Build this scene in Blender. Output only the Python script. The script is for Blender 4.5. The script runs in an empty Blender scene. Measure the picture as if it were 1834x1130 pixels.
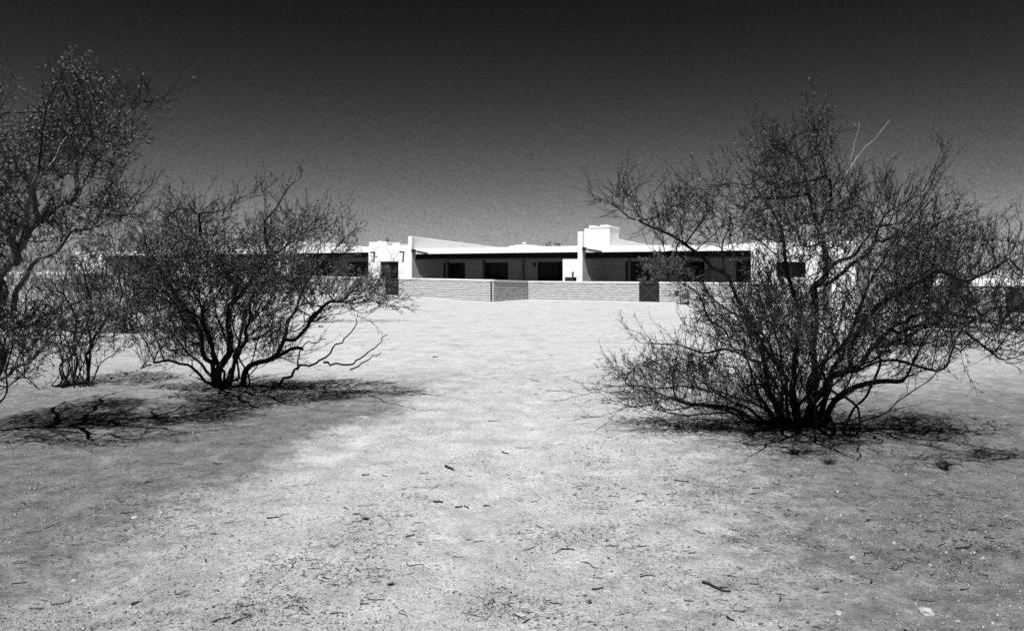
import bpy, bmesh, math, random
import numpy as np
from mathutils import Vector, Matrix, noise

random.seed(7)
RNG = np.random.default_rng(7)
scene = bpy.context.scene
COL = scene.collection

# ------------------------------------------------------------------ camera
F = 1426.0           # focal length in photo pixels (1834 wide)
CX, HY = 917.0, 484.0
EYE = 1.6
cam_d = bpy.data.cameras.new('camera')
cam_d.sensor_width = 36.0
cam_d.lens = 36.0 * F / 1834.0
cam_d.shift_y = -(565.0 - HY) / 1834.0
cam_d.clip_end = 9000.0
cam_d.clip_start = 0.05
cam = bpy.data.objects.new('camera', cam_d)
cam.location = (0, 0, EYE)
cam.rotation_euler = (math.radians(90), 0, 0)
COL.objects.link(cam)
scene.camera = cam

# ------------------------------------------------------------------ light
TH = math.radians(29.0)                      # the house row is turned by this much
CT, ST = math.cos(TH), math.sin(TH)
SUN_EL = math.radians(57.0)
_l = Vector((-0.986 * ST + 0.165 * CT, -0.986 * CT - 0.165 * ST, 0)).normalized()
SUN_DIR = Vector((_l.x * math.cos(SUN_EL), _l.y * math.cos(SUN_EL), math.sin(SUN_EL)))
sun_d = bpy.data.lights.new('sun', 'SUN')
sun_d.energy = 4.2
sun_d.angle = math.radians(0.5)
sun_d.color = (1, 1, 1)                      # black and white photograph
sun = bpy.data.objects.new('sun', sun_d)
sun.rotation_euler = SUN_DIR.to_track_quat('Z', 'Y').to_euler()
sun.location = (0, 0, 30)
COL.objects.link(sun)

world = bpy.data.worlds.new('World')
scene.world = world
world.use_nodes = True
wt = world.node_tree
wt.nodes.clear()
wo = wt.nodes.new('ShaderNodeOutputWorld')
wb = wt.nodes.new('ShaderNodeBackground')
sky = wt.nodes.new('ShaderNodeTexSky')
sky.sky_type = 'NISHITA'
sky.sun_disc = False
sky.sun_elevation = SUN_EL
sky.sun_rotation = math.atan2(SUN_DIR.x, SUN_DIR.y)
sky.air_density = 1.0
sky.dust_density = 0.6
sep = wt.nodes.new('ShaderNodeSeparateColor')   # red-filtered black and white sky
wt.links.new(sky.outputs[0], sep.inputs[0])
geo = wt.nodes.new('ShaderNodeTexCoord')
sxyz = wt.nodes.new('ShaderNodeSeparateXYZ')
wt.links.new(geo.outputs['Generated'], sxyz.inputs[0])
ramp = wt.nodes.new('ShaderNodeValToRGB')
ramp.color_ramp.interpolation = 'B_SPLINE'
els = ramp.color_ramp.elements
SKY_RAMP = [(0.0, 0.92), (0.05, 0.70), (0.10, 0.46), (0.16, 0.29), (0.22, 0.18), (0.30, 0.088), (0.38, 0.055), (1.0, 0.055)]
els[0].position, els[1].position = 0.0, 1.0
for p, v in SKY_RAMP[1:-1]:
    els.new(p)
for e, (p, v) in zip(els, SKY_RAMP):
    e.position = p
    e.color = (v, v, v, 1)
wt.links.new(sxyz.outputs['Z'], ramp.inputs[0])
mul = wt.nodes.new('ShaderNodeMath')
mul.operation = 'MULTIPLY'
wt.links.new(sep.outputs[0], mul.inputs[0])
wt.links.new(ramp.outputs[0], mul.inputs[1])
sky_grain = wt.nodes.new('ShaderNodeTexNoise')          # faint film-like grain put into the sky colour
sky_grain.inputs['Scale'].default_value = 430; sky_grain.inputs['Detail'].default_value = 1
wt.links.new(geo.outputs['Generated'], sky_grain.inputs['Vector'])
dr = wt.nodes.new('ShaderNodeMapRange')
for i_, q_ in enumerate((0.25, 0.75, 0.78, 1.22)): dr.inputs[i_ + 1].default_value = q_
wt.links.new(sky_grain.outputs[0], dr.inputs[0])
mul2 = wt.nodes.new('ShaderNodeMath'); mul2.operation = 'MULTIPLY'
wt.links.new(mul.outputs[0], mul2.inputs[0]); wt.links.new(dr.outputs[0], mul2.inputs[1])
wt.links.new(mul2.outputs[0], wb.inputs[0])
wb.inputs[1].default_value = 0.047
wt.links.new(wb.outputs[0], wo.inputs[0])

vs = scene.view_settings
vs.view_transform = 'Standard'
vs.look = 'None'
vs.exposure = 0.64
vs.gamma = 1.0
vs.use_curve_mapping = False
scene.cycles.use_denoising = False
scene.cycles.max_bounces = 5
scene.cycles.diffuse_bounces = 3
scene.cycles.glossy_bounces = 2

# ------------------------------------------------------------------ helpers
def at(px, py, Y):
    return Vector(((px - CX) * Y / F, Y, EYE - (py - HY) * Y / F))

def smooth(t):
    t = np.clip(t, 0, 1)
    return t * t * (3 - 2 * t)

def gh(x, y):
    """ground height, numpy friendly, no micro relief"""
    x = np.asarray(x, float); y = np.asarray(y, float)
    u = CT * x - ST * y
    v = ST * x + CT * y
    rise = 0.25 * smooth((-20.0 - u) / 8.0) * smooth((v - 20.0) / 12.0)
    rise = rise + 0.06 * smooth((-33.0 - u) / 3.0) * smooth((v - 20.0) / 12.0)
    far = smooth((y - 16.0) / 18.0)
    fall = 0.055 * np.maximum(0, u + 13.2) * far * smooth((v - 24) / 8.0) * (u < 60)
    fall = np.minimum(fall, 2.0)
    fall = fall + np.minimum(0.03 * np.maximum(0, x - 12.0) * far, 2.0)
    return rise - fall

def gpt(px, py):
    """point of the flat near ground seen at a photo pixel"""
    Y = EYE * F / (py - HY)
    return Vector(((px - CX) * Y / F, Y, 0))

def props(o, label=None, cat=None, group=None, kind=None):
    if label: o['label'] = label
    if cat: o['category'] = cat
    if group: o['group'] = group
    if kind: o['kind'] = kind
    return o

def empty(name, loc, rz=0.0, label=None, cat=None, group=None):
    o = bpy.data.objects.new(name, None)
    o.empty_display_size = 0.2
    o.location = loc
    o.rotation_euler = (0, 0, rz)
    COL.objects.link(o)
    return props(o, label, cat, group)

def link_mesh(name, me, mat, parent=None):
    o = bpy.data.objects.new(name, me)
    if mat is not None:
        me.materials.append(mat)
    COL.objects.link(o)
    if parent is not None:
        o.parent = parent
    return o

def np_mesh(name, verts, quads=None, tris=None, smooth_shade=True):
    me = bpy.data.meshes.new(name)
    verts = np.asarray(verts, np.float32).reshape(-1, 3)
    loops, starts = [], []
    n = 0
    if quads is not None and len(quads):
        quads = np.asarray(quads, np.int32).reshape(-1, 4)
        loops.append(quads.ravel()); starts.append(np.arange(len(quads)) * 4)
        n = len(quads) * 4
    if tris is not None and len(tris):
        tris = np.asarray(tris, np.int32).reshape(-1, 3)
        loops.append(tris.ravel()); starts.append(n + np.arange(len(tris)) * 3)
    loops = np.concatenate(loops).astype(np.int32)
    starts = np.concatenate(starts).astype(np.int32)
    me.vertices.add(len(verts)); me.vertices.foreach_set('co', verts.ravel())
    me.loops.add(len(loops)); me.loops.foreach_set('vertex_index', loops)
    me.polygons.add(len(starts)); me.polygons.foreach_set('loop_start', starts)
    if smooth_shade:
        me.polygons.foreach_set('use_smooth', np.ones(len(starts), bool))
    me.update(calc_edges=True)
    me.validate()
    return me

class MB:
    """collects simple shapes and links them as ONE mesh object"""
    def __init__(self):
        self.v, self.f = [], []
    def add(self, vs, fs):
        b = len(self.v)
        self.v += [tuple(p) for p in vs]
        self.f += [tuple(b + i for i in f) for f in fs]
    def box(self, x0, x1, y0, y1, z0, z1, zb=None):
        """zb: top height at the y1 end when the top slopes"""
        zb = z1 if zb is None else zb
        self.add([(x0, y0, z0), (x1, y0, z0), (x1, y1, z0), (x0, y1, z0),
                  (x0, y0, z1), (x1, y0, z1), (x1, y1, zb), (x0, y1, zb)],
                 [(3, 2, 1, 0), (4, 5, 6, 7), (0, 1, 5, 4), (1, 2, 6, 5), (2, 3, 7, 6), (3, 0, 4, 7)])
    def tube(self, pts, r, k=8, r2=None, cap=True):
        pts = [Vector(p) for p in pts]
        n = len(pts)
        b = len(self.v)
        for i, p in enumerate(pts):
            t = (pts[min(i + 1, n - 1)] - pts[max(i - 1, 0)]).normalized()
            a = t.cross(Vector((0.31, 0.2, 0.93)))
            if a.length < 0.05: a = t.cross(Vector((1, 0, 0)))
            a.normalize(); c = t.cross(a)
            rr = r if r2 is None else r + (r2 - r) * i / (n - 1)
            for j in range(k):
                an = 2 * math.pi * j / k
                self.v.append(tuple(p + (a * math.cos(an) + c * math.sin(an)) * rr))
        for i in range(n - 1):
            for j in range(k):
                j2 = (j + 1) % k
                self.f.append((b + i * k + j, b + i * k + j2, b + (i + 1) * k + j2, b + (i + 1) * k + j))
        if cap:
            self.f.append(tuple(b + j for j in reversed(range(k))))
            self.f.append(tuple(b + (n - 1) * k + j for j in range(k)))
    def build(self, name, mat, parent=None, bevel=0.0, shade=False):
        me = bpy.data.meshes.new(name)
        me.from_pydata(self.v, [], self.f)
        me.update()
        if shade:
            me.polygons.foreach_set('use_smooth', [True] * len(me.polygons))
        o = link_mesh(name, me, mat, parent)
        if bevel:
            m = o.modifiers.new('bevel', 'BEVEL'); m.width = bevel; m.segments = 2; m.limit_method = 'ANGLE'
        return o

# ------------------------------------------------------------------ materials
def nodes_of(name, rough=0.9, spec=0.2):
    m = bpy.data.materials.new(name)
    m.use_nodes = True
    nt = m.node_tree
    b = nt.nodes['Principled BSDF']
    b.inputs['Roughness'].default_value = rough
    b.inputs['Specular IOR Level'].default_value = spec
    return m, nt, b

def grey_mat(name, lo, hi, scale=6.0, rough=0.9, spec=0.2, bump=0.0, bump_scale=60.0, stretch=(1, 1, 1), coord='Object'):
    m, nt, b = nodes_of(name, rough, spec)
    tc = nt.nodes.new('ShaderNodeTexCoord')
    mp = nt.nodes.new('ShaderNodeMapping')
    mp.inputs['Scale'].default_value = stretch
    nt.links.new(tc.outputs[coord], mp.inputs[0])
    n = nt.nodes.new('ShaderNodeTexNoise')
    n.inputs['Scale'].default_value = scale
    n.inputs['Detail'].default_value = 6
    nt.links.new(mp.outputs[0], n.inputs['Vector'])
    r = nt.nodes.new('ShaderNodeMapRange')
    r.inputs[1].default_value, r.inputs[2].default_value = 0.3, 0.7
    r.inputs[3].default_value, r.inputs[4].default_value = lo, hi
    nt.links.new(n.outputs[0], r.inputs[0])
    cb = nt.nodes.new('ShaderNodeCombineColor')
    for i in range(3): nt.links.new(r.outputs[0], cb.inputs[i])
    nt.links.new(cb.outputs[0], b.inputs['Base Color'])
    if bump:
        n2 = nt.nodes.new('ShaderNodeTexNoise')
        n2.inputs['Scale'].default_value = bump_scale
        n2.inputs['Detail'].default_value = 4
        nt.links.new(mp.outputs[0], n2.inputs['Vector'])
        bp = nt.nodes.new('ShaderNodeBump')
        bp.inputs['Strength'].default_value = 0.6
        bp.inputs['Distance'].default_value = bump
        nt.links.new(n2.outputs[0], bp.inputs['Height'])
        nt.links.new(bp.outputs[0], b.inputs['Normal'])
    return m

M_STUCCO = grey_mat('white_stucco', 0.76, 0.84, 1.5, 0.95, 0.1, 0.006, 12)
M_PORCH = grey_mat('darkened_stucco', 0.44, 0.52, 1.5, 0.95, 0.1, 0.006, 12)  # the white stucco again, darkened to stand for porch shade
M_WOOD = grey_mat('dark_stained_wood', 0.007, 0.016, 4, 0.85, 0.15, 0.003, 30, (1, 6, 6))
M_FRAME = grey_mat('dark_window_frame', 0.02, 0.035, 3, 0.6, 0.2)
M_PANE = grey_mat('dark_glass', 0.006, 0.012, 2, 0.12, 0.12)
M_SCREEN = grey_mat('grey_insect_screen', 0.05, 0.07, 3, 0.9, 0.1)
M_METAL = grey_mat('dull_metal', 0.10, 0.18, 5, 0.6, 0.3)
M_DARKMETAL = grey_mat('dark_metal', 0.015, 0.03, 5, 0.6, 0.3)
M_PALE = grey_mat('pale_paint', 0.6, 0.75, 4, 0.8, 0.2)
M_STONE = grey_mat('pale_stone', 0.28, 0.55, 25, 0.9, 0.1, 0.004, 60)
M_DEADWOOD = grey_mat('dead_wood', 0.012, 0.05, 14, 0.95, 0.1, 0.002, 80)
M_GATE = grey_mat('weathered_gate_boards', 0.015, 0.03, 5, 0.9, 0.1, 0.003, 30, (6, 1, 1))
M_GATE_BRACE = grey_mat('gate_brace_wood', 0.035, 0.055, 5, 0.9, 0.1)

# slump block: courses with pale mortar, uneven block tone
def block_mat():
    m, nt, b = nodes_of('slump_block', 0.95, 0.1)
    tc = nt.nodes.new('ShaderNodeTexCoord')
    mp = nt.nodes.new('ShaderNodeMapping')
    nt.links.new(tc.outputs['Object'], mp.inputs[0])
    mp.inputs['Scale'].default_value = (2.2, 2.2, 9.5)
    v = nt.nodes.new('ShaderNodeTexNoise'); v.inputs['Scale'].default_value = 1.3; v.inputs['Detail'].default_value = 5
    nt.links.new(mp.outputs[0], v.inputs['Vector'])
    f = nt.nodes.new('ShaderNodeTexNoise'); f.inputs['Scale'].default_value = 22; f.inputs['Detail'].default_value = 5
    nt.links.new(tc.outputs['Object'], f.inputs['Vector'])
    a = nt.nodes.new('ShaderNodeMath'); a.operation = 'ADD'
    nt.links.new(v.outputs[0], a.inputs[0]); nt.links.new(f.outputs[0], a.inputs[1])
    r = nt.nodes.new('ShaderNodeMapRange')
    r.inputs[1].default_value, r.inputs[2].default_value = 0.7, 1.3
    r.inputs[3].default_value, r.inputs[4].default_value = 0.32, 0.56
    nt.links.new(a.outputs[0], r.inputs[0])
    cb = nt.nodes.new('ShaderNodeCombineColor')
    for i in range(3): nt.links.new(r.outputs[0], cb.inputs[i])
    nt.links.new(cb.outputs[0], b.inputs['Base Color'])
    bp = nt.nodes.new('ShaderNodeBump'); bp.inputs['Strength'].default_value = 0.7; bp.inputs['Distance'].default_value = 0.012
    nt.links.new(f.outputs[0], bp.inputs['Height']); nt.links.new(bp.outputs[0], b.inputs['Normal'])
    return m
M_BLOCK = block_mat()
M_BLOCK_CAP = grey_mat('block_cap', 0.62, 0.78, 5, 0.95, 0.1, 0.004, 30)
M_MORTAR = grey_mat('mortar', 0.16, 0.28, 8, 0.95, 0.05)

def bark_mat(name, lo, hi):
    return grey_mat(name, lo, hi, 9, 0.95, 0.05, 0.004, 60, (1, 1, 0.4))
M_BARK_DARK = bark_mat('dark_bark', 0.007, 0.02)
M_BARK_PALE = bark_mat('pale_bark', 0.03, 0.17)
M_PALEWOOD = grey_mat('bleached_wood', 0.18, 0.36, 12, 0.9, 0.05)
M_TWIG = grey_mat('twig_bark', 0.01, 0.03, 7, 0.95, 0.05)

def leaf_mat(name, lo, hi):
    m, nt, b = nodes_of(name, 0.7, 0.25)
    g = nt.nodes.new('ShaderNodeNewGeometry')
    r = nt.nodes.new('ShaderNodeMapRange')
    r.inputs[3].default_value, r.inputs[4].default_value = lo, hi
    nt.links.new(g.outputs['Random Per Island'], r.inputs[0])
    cb = nt.nodes.new('ShaderNodeCombineColor')
    for i in range(3): nt.links.new(r.outputs[0], cb.inputs[i])
    nt.links.new(cb.outputs[0], b.inputs['Base Color'])
    return m
M_LEAF = leaf_mat('small_leaves', 0.07, 0.20)
M_LEAF_PALE = leaf_mat('pale_small_leaves', 0.07, 0.19)
M_LEAF_DARK = leaf_mat('dark_small_leaves', 0.03, 0.09)

def ground_mat():
    m, nt, b = nodes_of('sand', 1.0, 0.0)
    L = nt.links.new
    g = nt.nodes.new('ShaderNodeNewGeometry')
    s = nt.nodes.new('ShaderNodeSeparateXYZ'); L(g.outputs['Position'], s.inputs[0])
    def math_(op, a, b_=None, c=None):
        n = nt.nodes.new('ShaderNodeMath'); n.operation = op
        for i, q in enumerate((a, b_, c)):
            if q is None: continue
            if isinstance(q, (int, float)): n.inputs[i].default_value = q
            else: L(q, n.inputs[i])
        return n.outputs[0]
    def rng(x, a, b_, c, d, st=True):
        n = nt.nodes.new('ShaderNodeMapRange')
        if st: n.interpolation_type = 'SMOOTHSTEP'
        L(x, n.inputs[0])
        for i, q in enumerate((a, b_, c, d)): n.inputs[i + 1].default_value = q
        return n.outputs[0]
    def nz(scale, detail=5, rough=0.55, vec=None):
        n = nt.nodes.new('ShaderNodeTexNoise')
        n.inputs['Scale'].default_value = scale; n.inputs['Detail'].default_value = detail
        n.inputs['Roughness'].default_value = rough
        L(vec or g.outputs['Position'], n.inputs['Vector'])
        return n.outputs[0]
    x, y = s.outputs[0], s.outputs[1]
    wob = math_('ADD', math_('MULTIPLY', math_('SUBTRACT', nz(0.7, 3), 0.5), 1.6), math_('MULTIPLY', math_('SUBTRACT', nz(4.5, 9, 0.85), 0.5), 4.2))
    xw = math_('ADD', x, wob)
    # worn pale track: left edge runs from x=-2.7 at y=4 to -1.0 at y=9, then opens to the whole clearing
    le = rng(y, 3.0, 10.0, -2.5, -0.9, False)
    lm = rng(math_('SUBTRACT', xw, le), -0.6, 0.5, 0.0, 1.0)
    re = rng(y, 3.0, 9.0, 0.8, 1.7, False)
    rm = rng(math_('SUBTRACT', xw, re), -0.8, 1.5, 1.0, 0.0)
    near = math_('MULTIPLY', lm, rm)
    # rough strip left between the wheel ruts, in the foreground
    ce = math_('ABSOLUTE', math_('ADD', xw, rng(y, 3.0, 9.0, 0.45, -0.1, False)))
    hump = math_('MULTIPLY', rng(ce, 0.05, 0.55, 0.20, 0.0), rng(y, 4.2, 7.5, 1.0, 0.0))
    near = math_('MULTIPLY', math_('SUBTRACT', near, hump), rng(y, 2.8, 7.0, 0.80, 1.0))
    xr = math_('ADD', x, math_('ADD', math_('MULTIPLY', math_('SUBTRACT', nz(0.35, 2), 0.5), 1.5), math_('MULTIPLY', wob, 0.28)))
    ra = math_('ABSOLUTE', math_('SUBTRACT', xr, math_('MINIMUM', math_('MULTIPLY_ADD', y, 0.24, -3.25), math_('MULTIPLY_ADD', y, 0.12, -2.18))))
    rb = math_('ABSOLUTE', math_('SUBTRACT', xr, math_('MULTIPLY_ADD', y, 0.12, -0.85)))
    rut = math_('MULTIPLY', math_('MAXIMUM', math_('MULTIPLY', rng(ra, 0.05, 0.65, 1.0, 0.0), rng(y, 4.3, 7.0, 0.45, 0.95)), rng(rb, 0.05, 0.55, 1.0, 0.0)), rng(nz(2.2, 5), 0.3, 0.6, 0.6, 1.0))
    near = math_('MAXIMUM', math_('MULTIPLY', near, 0.85), math_('MULTIPLY', rut, rng(y, 2.5, 6.0, 0.90, 1.0)))
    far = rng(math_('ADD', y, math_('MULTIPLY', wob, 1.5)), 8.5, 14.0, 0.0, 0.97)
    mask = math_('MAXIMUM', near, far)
    flank = rng(math_('DIVIDE', math_('ABSOLUTE', math_('ADD', x, -0.5)), math_('ADD', y, 1.0)), 0.22, 0.6, 1.0, 0.62)  # sand darkens off the view axis: lens falloff put into its colour
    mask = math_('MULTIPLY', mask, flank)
    base = rng(mask, 0.0, 1.0, 0.175, 0.53, False)  # soil tones of sides and track, contrast widened by painted lens falloff
    # mottles, pebble grain, dark flecks for litter and painted-in shade of small pits
    mot = rng(nz(2.6, 7, 0.65), 0.3, 0.7, 0.80, 1.18, False)
    blot = rng(nz(6.0, 6, 0.7), 0.38, 0.62, 0.74, 1.22, False)
    mot = math_('MULTIPLY', mot, math_('ADD', 1.0, math_('MULTIPLY', rng(mask, 0.1, 0.9, 1.0, 0.25), math_('SUBTRACT', blot, 1.0))))
    calm = rng(y, 12.0, 24.0, 1.0, 0.35)
    mot = math_('ADD', 1.0, math_('MULTIPLY', calm, math_('SUBTRACT', mot, 1.0)))
    soft = math_('MULTIPLY', rut, rng(y, 9.0, 20.0, 1.0, 0.3))
    fine = rng(nz(38, 5, 0.75), 0.3, 0.7, 0.62, 1.32, False)
    grain = rng(nz(150, 3, 0.7), 0.3, 0.7, 0.60, 1.36, False)
    col = math_('MULTIPLY', math_('MULTIPLY', base, mot), math_('MULTIPLY', fine, grain))
    st = nt.nodes.new('ShaderNodeMapping'); st.inputs['Scale'].default_value = (5, 11, 1)
    L(g.outputs['Position'], st.inputs[0])
    flk = rng(nz(4.0, 6, 0.72, st.outputs[0]), 0.56, 0.66, 0.0, 0.6)
    clus = rng(nz(0.8, 4), 0.40, 0.60, 0.15, 1.0)
    col = math_('MULTIPLY', col, math_('SUBTRACT', 1.0, math_('MULTIPLY', math_('MULTIPLY', clus, flk), math_('SUBTRACT', 1.0, math_('MULTIPLY', soft, 0.7)))))
    sp = rng(nz(48, 4, 0.7), 0.57, 0.66, 0.0, 0.62)
    col = math_('MULTIPLY', col, math_('SUBTRACT', 1.0, math_('MULTIPLY', sp, rng(nz(1.7, 4), 0.35, 0.6, 0.35, 1.0))))
    scuff = math_('MULTIPLY', rng(nz(5.0, 8, 0.8), 0.52, 0.66, 0.0, 0.34), rng(y, 8.0, 13.0, 0.0, 1.0))
    scuff2 = math_('MULTIPLY', rng(nz(1.1, 6, 0.7), 0.50, 0.66, 0.0, 0.24), rng(y, 9.0, 16.0, 0.0, 1.0))
    col = math_('MULTIPLY', col, math_('SUBTRACT', 1.0, math_('MAXIMUM', scuff, scuff2)))
    pale = rng(nz(70, 2, 0.6), 0.70, 0.78, 1.0, 1.8)
    col = math_('MINIMUM', math_('MULTIPLY', col, pale), 0.75)
    cb = nt.nodes.new('ShaderNodeCombineColor')
    for i in range(3): L(col, cb.inputs[i])
    L(cb.outputs[0], b.inputs['Base Color'])
    h = math_('ADD', math_('MULTIPLY', nz(45, 5, 0.7), 0.6), math_('MULTIPLY', nz(160, 3, 0.6), 0.35))
    bp = nt.nodes.new('ShaderNodeBump'); bp.inputs['Strength'].default_value = 1.0; bp.inputs['Distance'].default_value = 0.016
    L(h, bp.inputs['Height']); L(bp.outputs[0], b.inputs['Normal'])
    return m
M_SAND = ground_mat()

# ------------------------------------------------------------------ ground: one sheet to the horizon
def relief(x, y):
    """shallow hummocks of the trodden sand near the camera"""
    p = (x * 0.9, y * 0.9, 3.3)
    h = 0.03 * noise.noise(p) + 0.02 * noise.noise((x * 2.7, y * 2.7, 1.1)) + 0.009 * noise.noise((x * 7.0, y * 7.0, 5.0)) \
        + 0.0045 * noise.noise((x * 17.0, y * 17.0, 9.0)) - rut_depth(x, y)
    return h * max(0.0, min(1.0, (15.0 - y) / 7.0)) * max(0.0, min(1.0, (14.0 - abs(x)) / 5.0))

def rut_depth(x, y):
    a = abs(x - min(0.24 * y - 3.25, 0.12 * y - 2.18)); b = abs(x - (0.12 * y - 0.85))
    return 0.022 * max(math.exp(-(a / 0.2) ** 2), math.exp(-(b / 0.2) ** 2)) * max(0.0, min(1.0, (24.0 - y) / 8.0))

def gz(x, y):
    return float(gh(x, y)) + relief(x, y)

ys = list(np.arange(-6, 2.4, 0.5)); y = 2.4
while y < 5000:
    ys.append(y); y += max(0.03, 0.011 * y) if y < 90 else 0.2 * y
xs_h = []; x = 0.0
while x < 5000:
    xs_h.append(x); x += 0.04 if x < 5.5 else (0.05 * (x - 4.7) if x < 90 else 0.2 * x)
xs = [-q for q in reversed(xs_h[1:])] + xs_h
GX, GY = np.meshgrid(np.array(xs), np.array(ys))
Z = gh(GX, GY)
near = (GY < 20) & (np.abs(GX) < 14)
Z[near] += [relief(a, b) for a, b in zip(GX[near], GY[near])]
ny, nx = GX.shape
idx = np.arange(ny * nx).reshape(ny, nx)
quads = np.stack([idx[:-1, :-1], idx[:-1, 1:], idx[1:, 1:], idx[1:, :-1]], -1).reshape(-1, 4)
me = np_mesh('ground', np.stack([GX, GY, Z], -1), quads)
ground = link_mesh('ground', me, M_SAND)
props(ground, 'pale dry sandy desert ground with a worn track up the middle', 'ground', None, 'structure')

# ------------------------------------------------------------------ the long white house
def U(px, v):
    k = (px - CX) / F
    return v * (k * CT - ST) / (k * ST + CT)
def uv_world(u, v, z=0.0):
    return Vector((CT * u + ST * v, -ST * u + CT * v, z))

V0 = 41.9         # eave line
VB = 44.5         # rear wall of the porches
VF = 57.0         # far side
house_loc = uv_world(-30.0, VB, 0.0)
house = empty('adobe_house', house_loc, -TH,
              'long low white adobe house with flat roof, dark porches and raked parapets', 'house')
def H(mb, name, mat, parent=house, bevel=0.0, label=None, shade=False):
    mb.v = [(a + 30.0, b - VB, c) for a, b, c in mb.v]
    o = mb.build(name, mat, parent, bevel, shade)
    if label: o['label'] = label
    return o
def wall_open(u0, u1, v0, v1, z0, z1, openings=()):
    mb = MB(); cur = u0
    for a, b, zb, zt in sorted(openings):
        if a > cur: mb.box(cur, a, v0, v1, z0, z1)
        mb.box(a, b, v0, v1, zt, z1)
        if zb > z0: mb.box(a, b, v0, v1, z0, zb)
        cur = b
    if u1 > cur: mb.box(cur, u1, v0, v1, z0, z1)
    return mb
def glazing(a, b, zb, zt, v, kind='sliding_door', mull=(0.5,), screen=False):
    """frame with panes, set into an opening; v is the face of the frame"""
    fr = MB(); t = 0.07
    fr.box(a, a + t, v, v + 0.1, zb, zt); fr.box(b - t, b, v, v + 0.1, zb, zt)
    fr.box(a + t, b - t, v, v + 0.1, zt - t, zt); fr.box(a + t, b - t, v, v + 0.1, zb, zb + t)
    for q in mull:
        c = a + (b - a) * q
        fr.box(c - 0.03, c + 0.03, v - 0.003, v + 0.09, zb + t, zt - t)
    f = H(fr, kind, M_FRAME)
    edges = [a + t] + [a + (b - a) * q for q in mull] + [b - t]
    for i in range(len(edges) - 1):
        p = MB(); p.box(edges[i] + (0.03 if i else 0), edges[i + 1] - (0.03 if i < len(edges) - 2 else 0), v + 0.04, v + 0.06, zb + t, zt - t)
        H(p, 'pane', M_SCREEN if (screen and i == 0) else M_PANE, f)
    return f

ZB = -0.8
U_END_L, U_F0, U_F0b, U_B1, U_F1, U_S2, U_F2, U_B3, U_END = -66.0, -42.6, -41.26, U(660, 41.7), U(739, 41.7), U(1011, 42.3), U(1043, 41.6), U(1345, 41.7), U(1533, 41.7)
DZ = 0.15         # the left half of the row stands a little higher

# porch rear walls with their openings
def door_px(a, b, v=VB): return U(a, v), U(b, v)
cd = [(*door_px(794, 833), 0.25, 2.10), (*door_px(866, 910), 0.22, 2.10), (*door_px(963, 1015), 0.15, 2.13)]
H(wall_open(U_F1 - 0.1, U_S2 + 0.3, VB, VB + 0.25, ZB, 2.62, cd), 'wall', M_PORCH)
for i, (a, b, zb, zt) in enumerate(cd): glazing(a, b, zb, zt, VB + 0.08, 'sliding_door')
rd = [(*door_px(1120, 1166), 0.1, 2.12), (*door_px(1215, 1262), 0.9, 2.1), (*door_px(1318, 1348), 0.0, 2.1)]
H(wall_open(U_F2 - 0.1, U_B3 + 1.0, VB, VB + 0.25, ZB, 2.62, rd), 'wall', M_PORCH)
for i, (a, b, zb, zt) in enumerate(rd): glazing(a, b, zb, zt, VB + 0.08, 'window' if i == 1 else 'sliding_door')
ld = [(*door_px(537, 596), 0.3, 2.25), (*door_px(622, 658), 0.95, 2.22)]
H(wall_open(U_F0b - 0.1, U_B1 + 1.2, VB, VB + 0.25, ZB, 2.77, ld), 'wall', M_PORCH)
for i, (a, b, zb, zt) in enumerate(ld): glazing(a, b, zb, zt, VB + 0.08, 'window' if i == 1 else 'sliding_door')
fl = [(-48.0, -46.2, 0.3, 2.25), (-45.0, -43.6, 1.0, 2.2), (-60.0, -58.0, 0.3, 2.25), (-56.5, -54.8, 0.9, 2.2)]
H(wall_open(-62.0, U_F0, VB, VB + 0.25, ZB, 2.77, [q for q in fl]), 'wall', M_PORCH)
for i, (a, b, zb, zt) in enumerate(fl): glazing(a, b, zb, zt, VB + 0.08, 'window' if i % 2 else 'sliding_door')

# white front blocks
def block(u0, u1, z1, v0=41.7, openings=(), kinds=(), screens=()):
    H(wall_open(u0, u1, v0, v0 + 0.35, ZB, z1, openings), 'wall', M_STUCCO)
    mb = MB()
    mb.box(u0, u0 + 0.3, v0 + 0.35, VF - 0.3, ZB, z1)
    mb.box(u1 - 0.3, u1, v0 + 0.35, VB + 0.25, ZB, z1 - 0.004)
    H(mb, 'wall', M_STUCCO)
    for i, (a, b, zb, zt) in enumerate(openings):
        glazing(a, b, zb, zt, v0 + 0.14, kinds[i], screen=screens[i] if screens else False)
U_D1 = (U(681, 41.7), U(713.5, 41.7))
block(U_B1, U_F1 - 0.30, 3.2, openings=[(*U_D1, 0.2, 2.17)], kinds=['sliding_door'], screens=[True])
mb = MB(); mb.box(U_B1 + 0.003, U(692, 41.7), 41.72, 43.2, 3.2, 3.46); mb.box(U(673, 41.7), U(678, 41.7), 41.9, 42.2, 3.46, 3.53)
mb.box(U(692, 41.7), U(706, 41.7), 42.3, 43.3, 3.2, 3.33)
H(mb, 'parapet', M_STUCCO, bevel=0.03)
block(U_B3, U_END, 3.0, openings=[(U(1390, 41.7), U(1443, 41.7), 1.24, 2.02)], kinds=['window'])
mb = MB(); mb.box(U_B3 + 0.004, U_B3 + 0.9, 41.72, 43.0, 3.0, 3.12); H(mb, 'parapet', M_STUCCO, bevel=0.05)
mb = MB(); mb.box(U_END - 0.3, U_END - 0.003, VB + 0.25, VF - 0.3, ZB, 2.95); H(mb, 'wall', M_STUCCO)
block(-66.0, -62.0, 3.15); block(-53.0, -49.0, 3.25, openings=[(-51.8, -50.3, 0.3, 2.25)], kinds=['sliding_door'])
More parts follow.
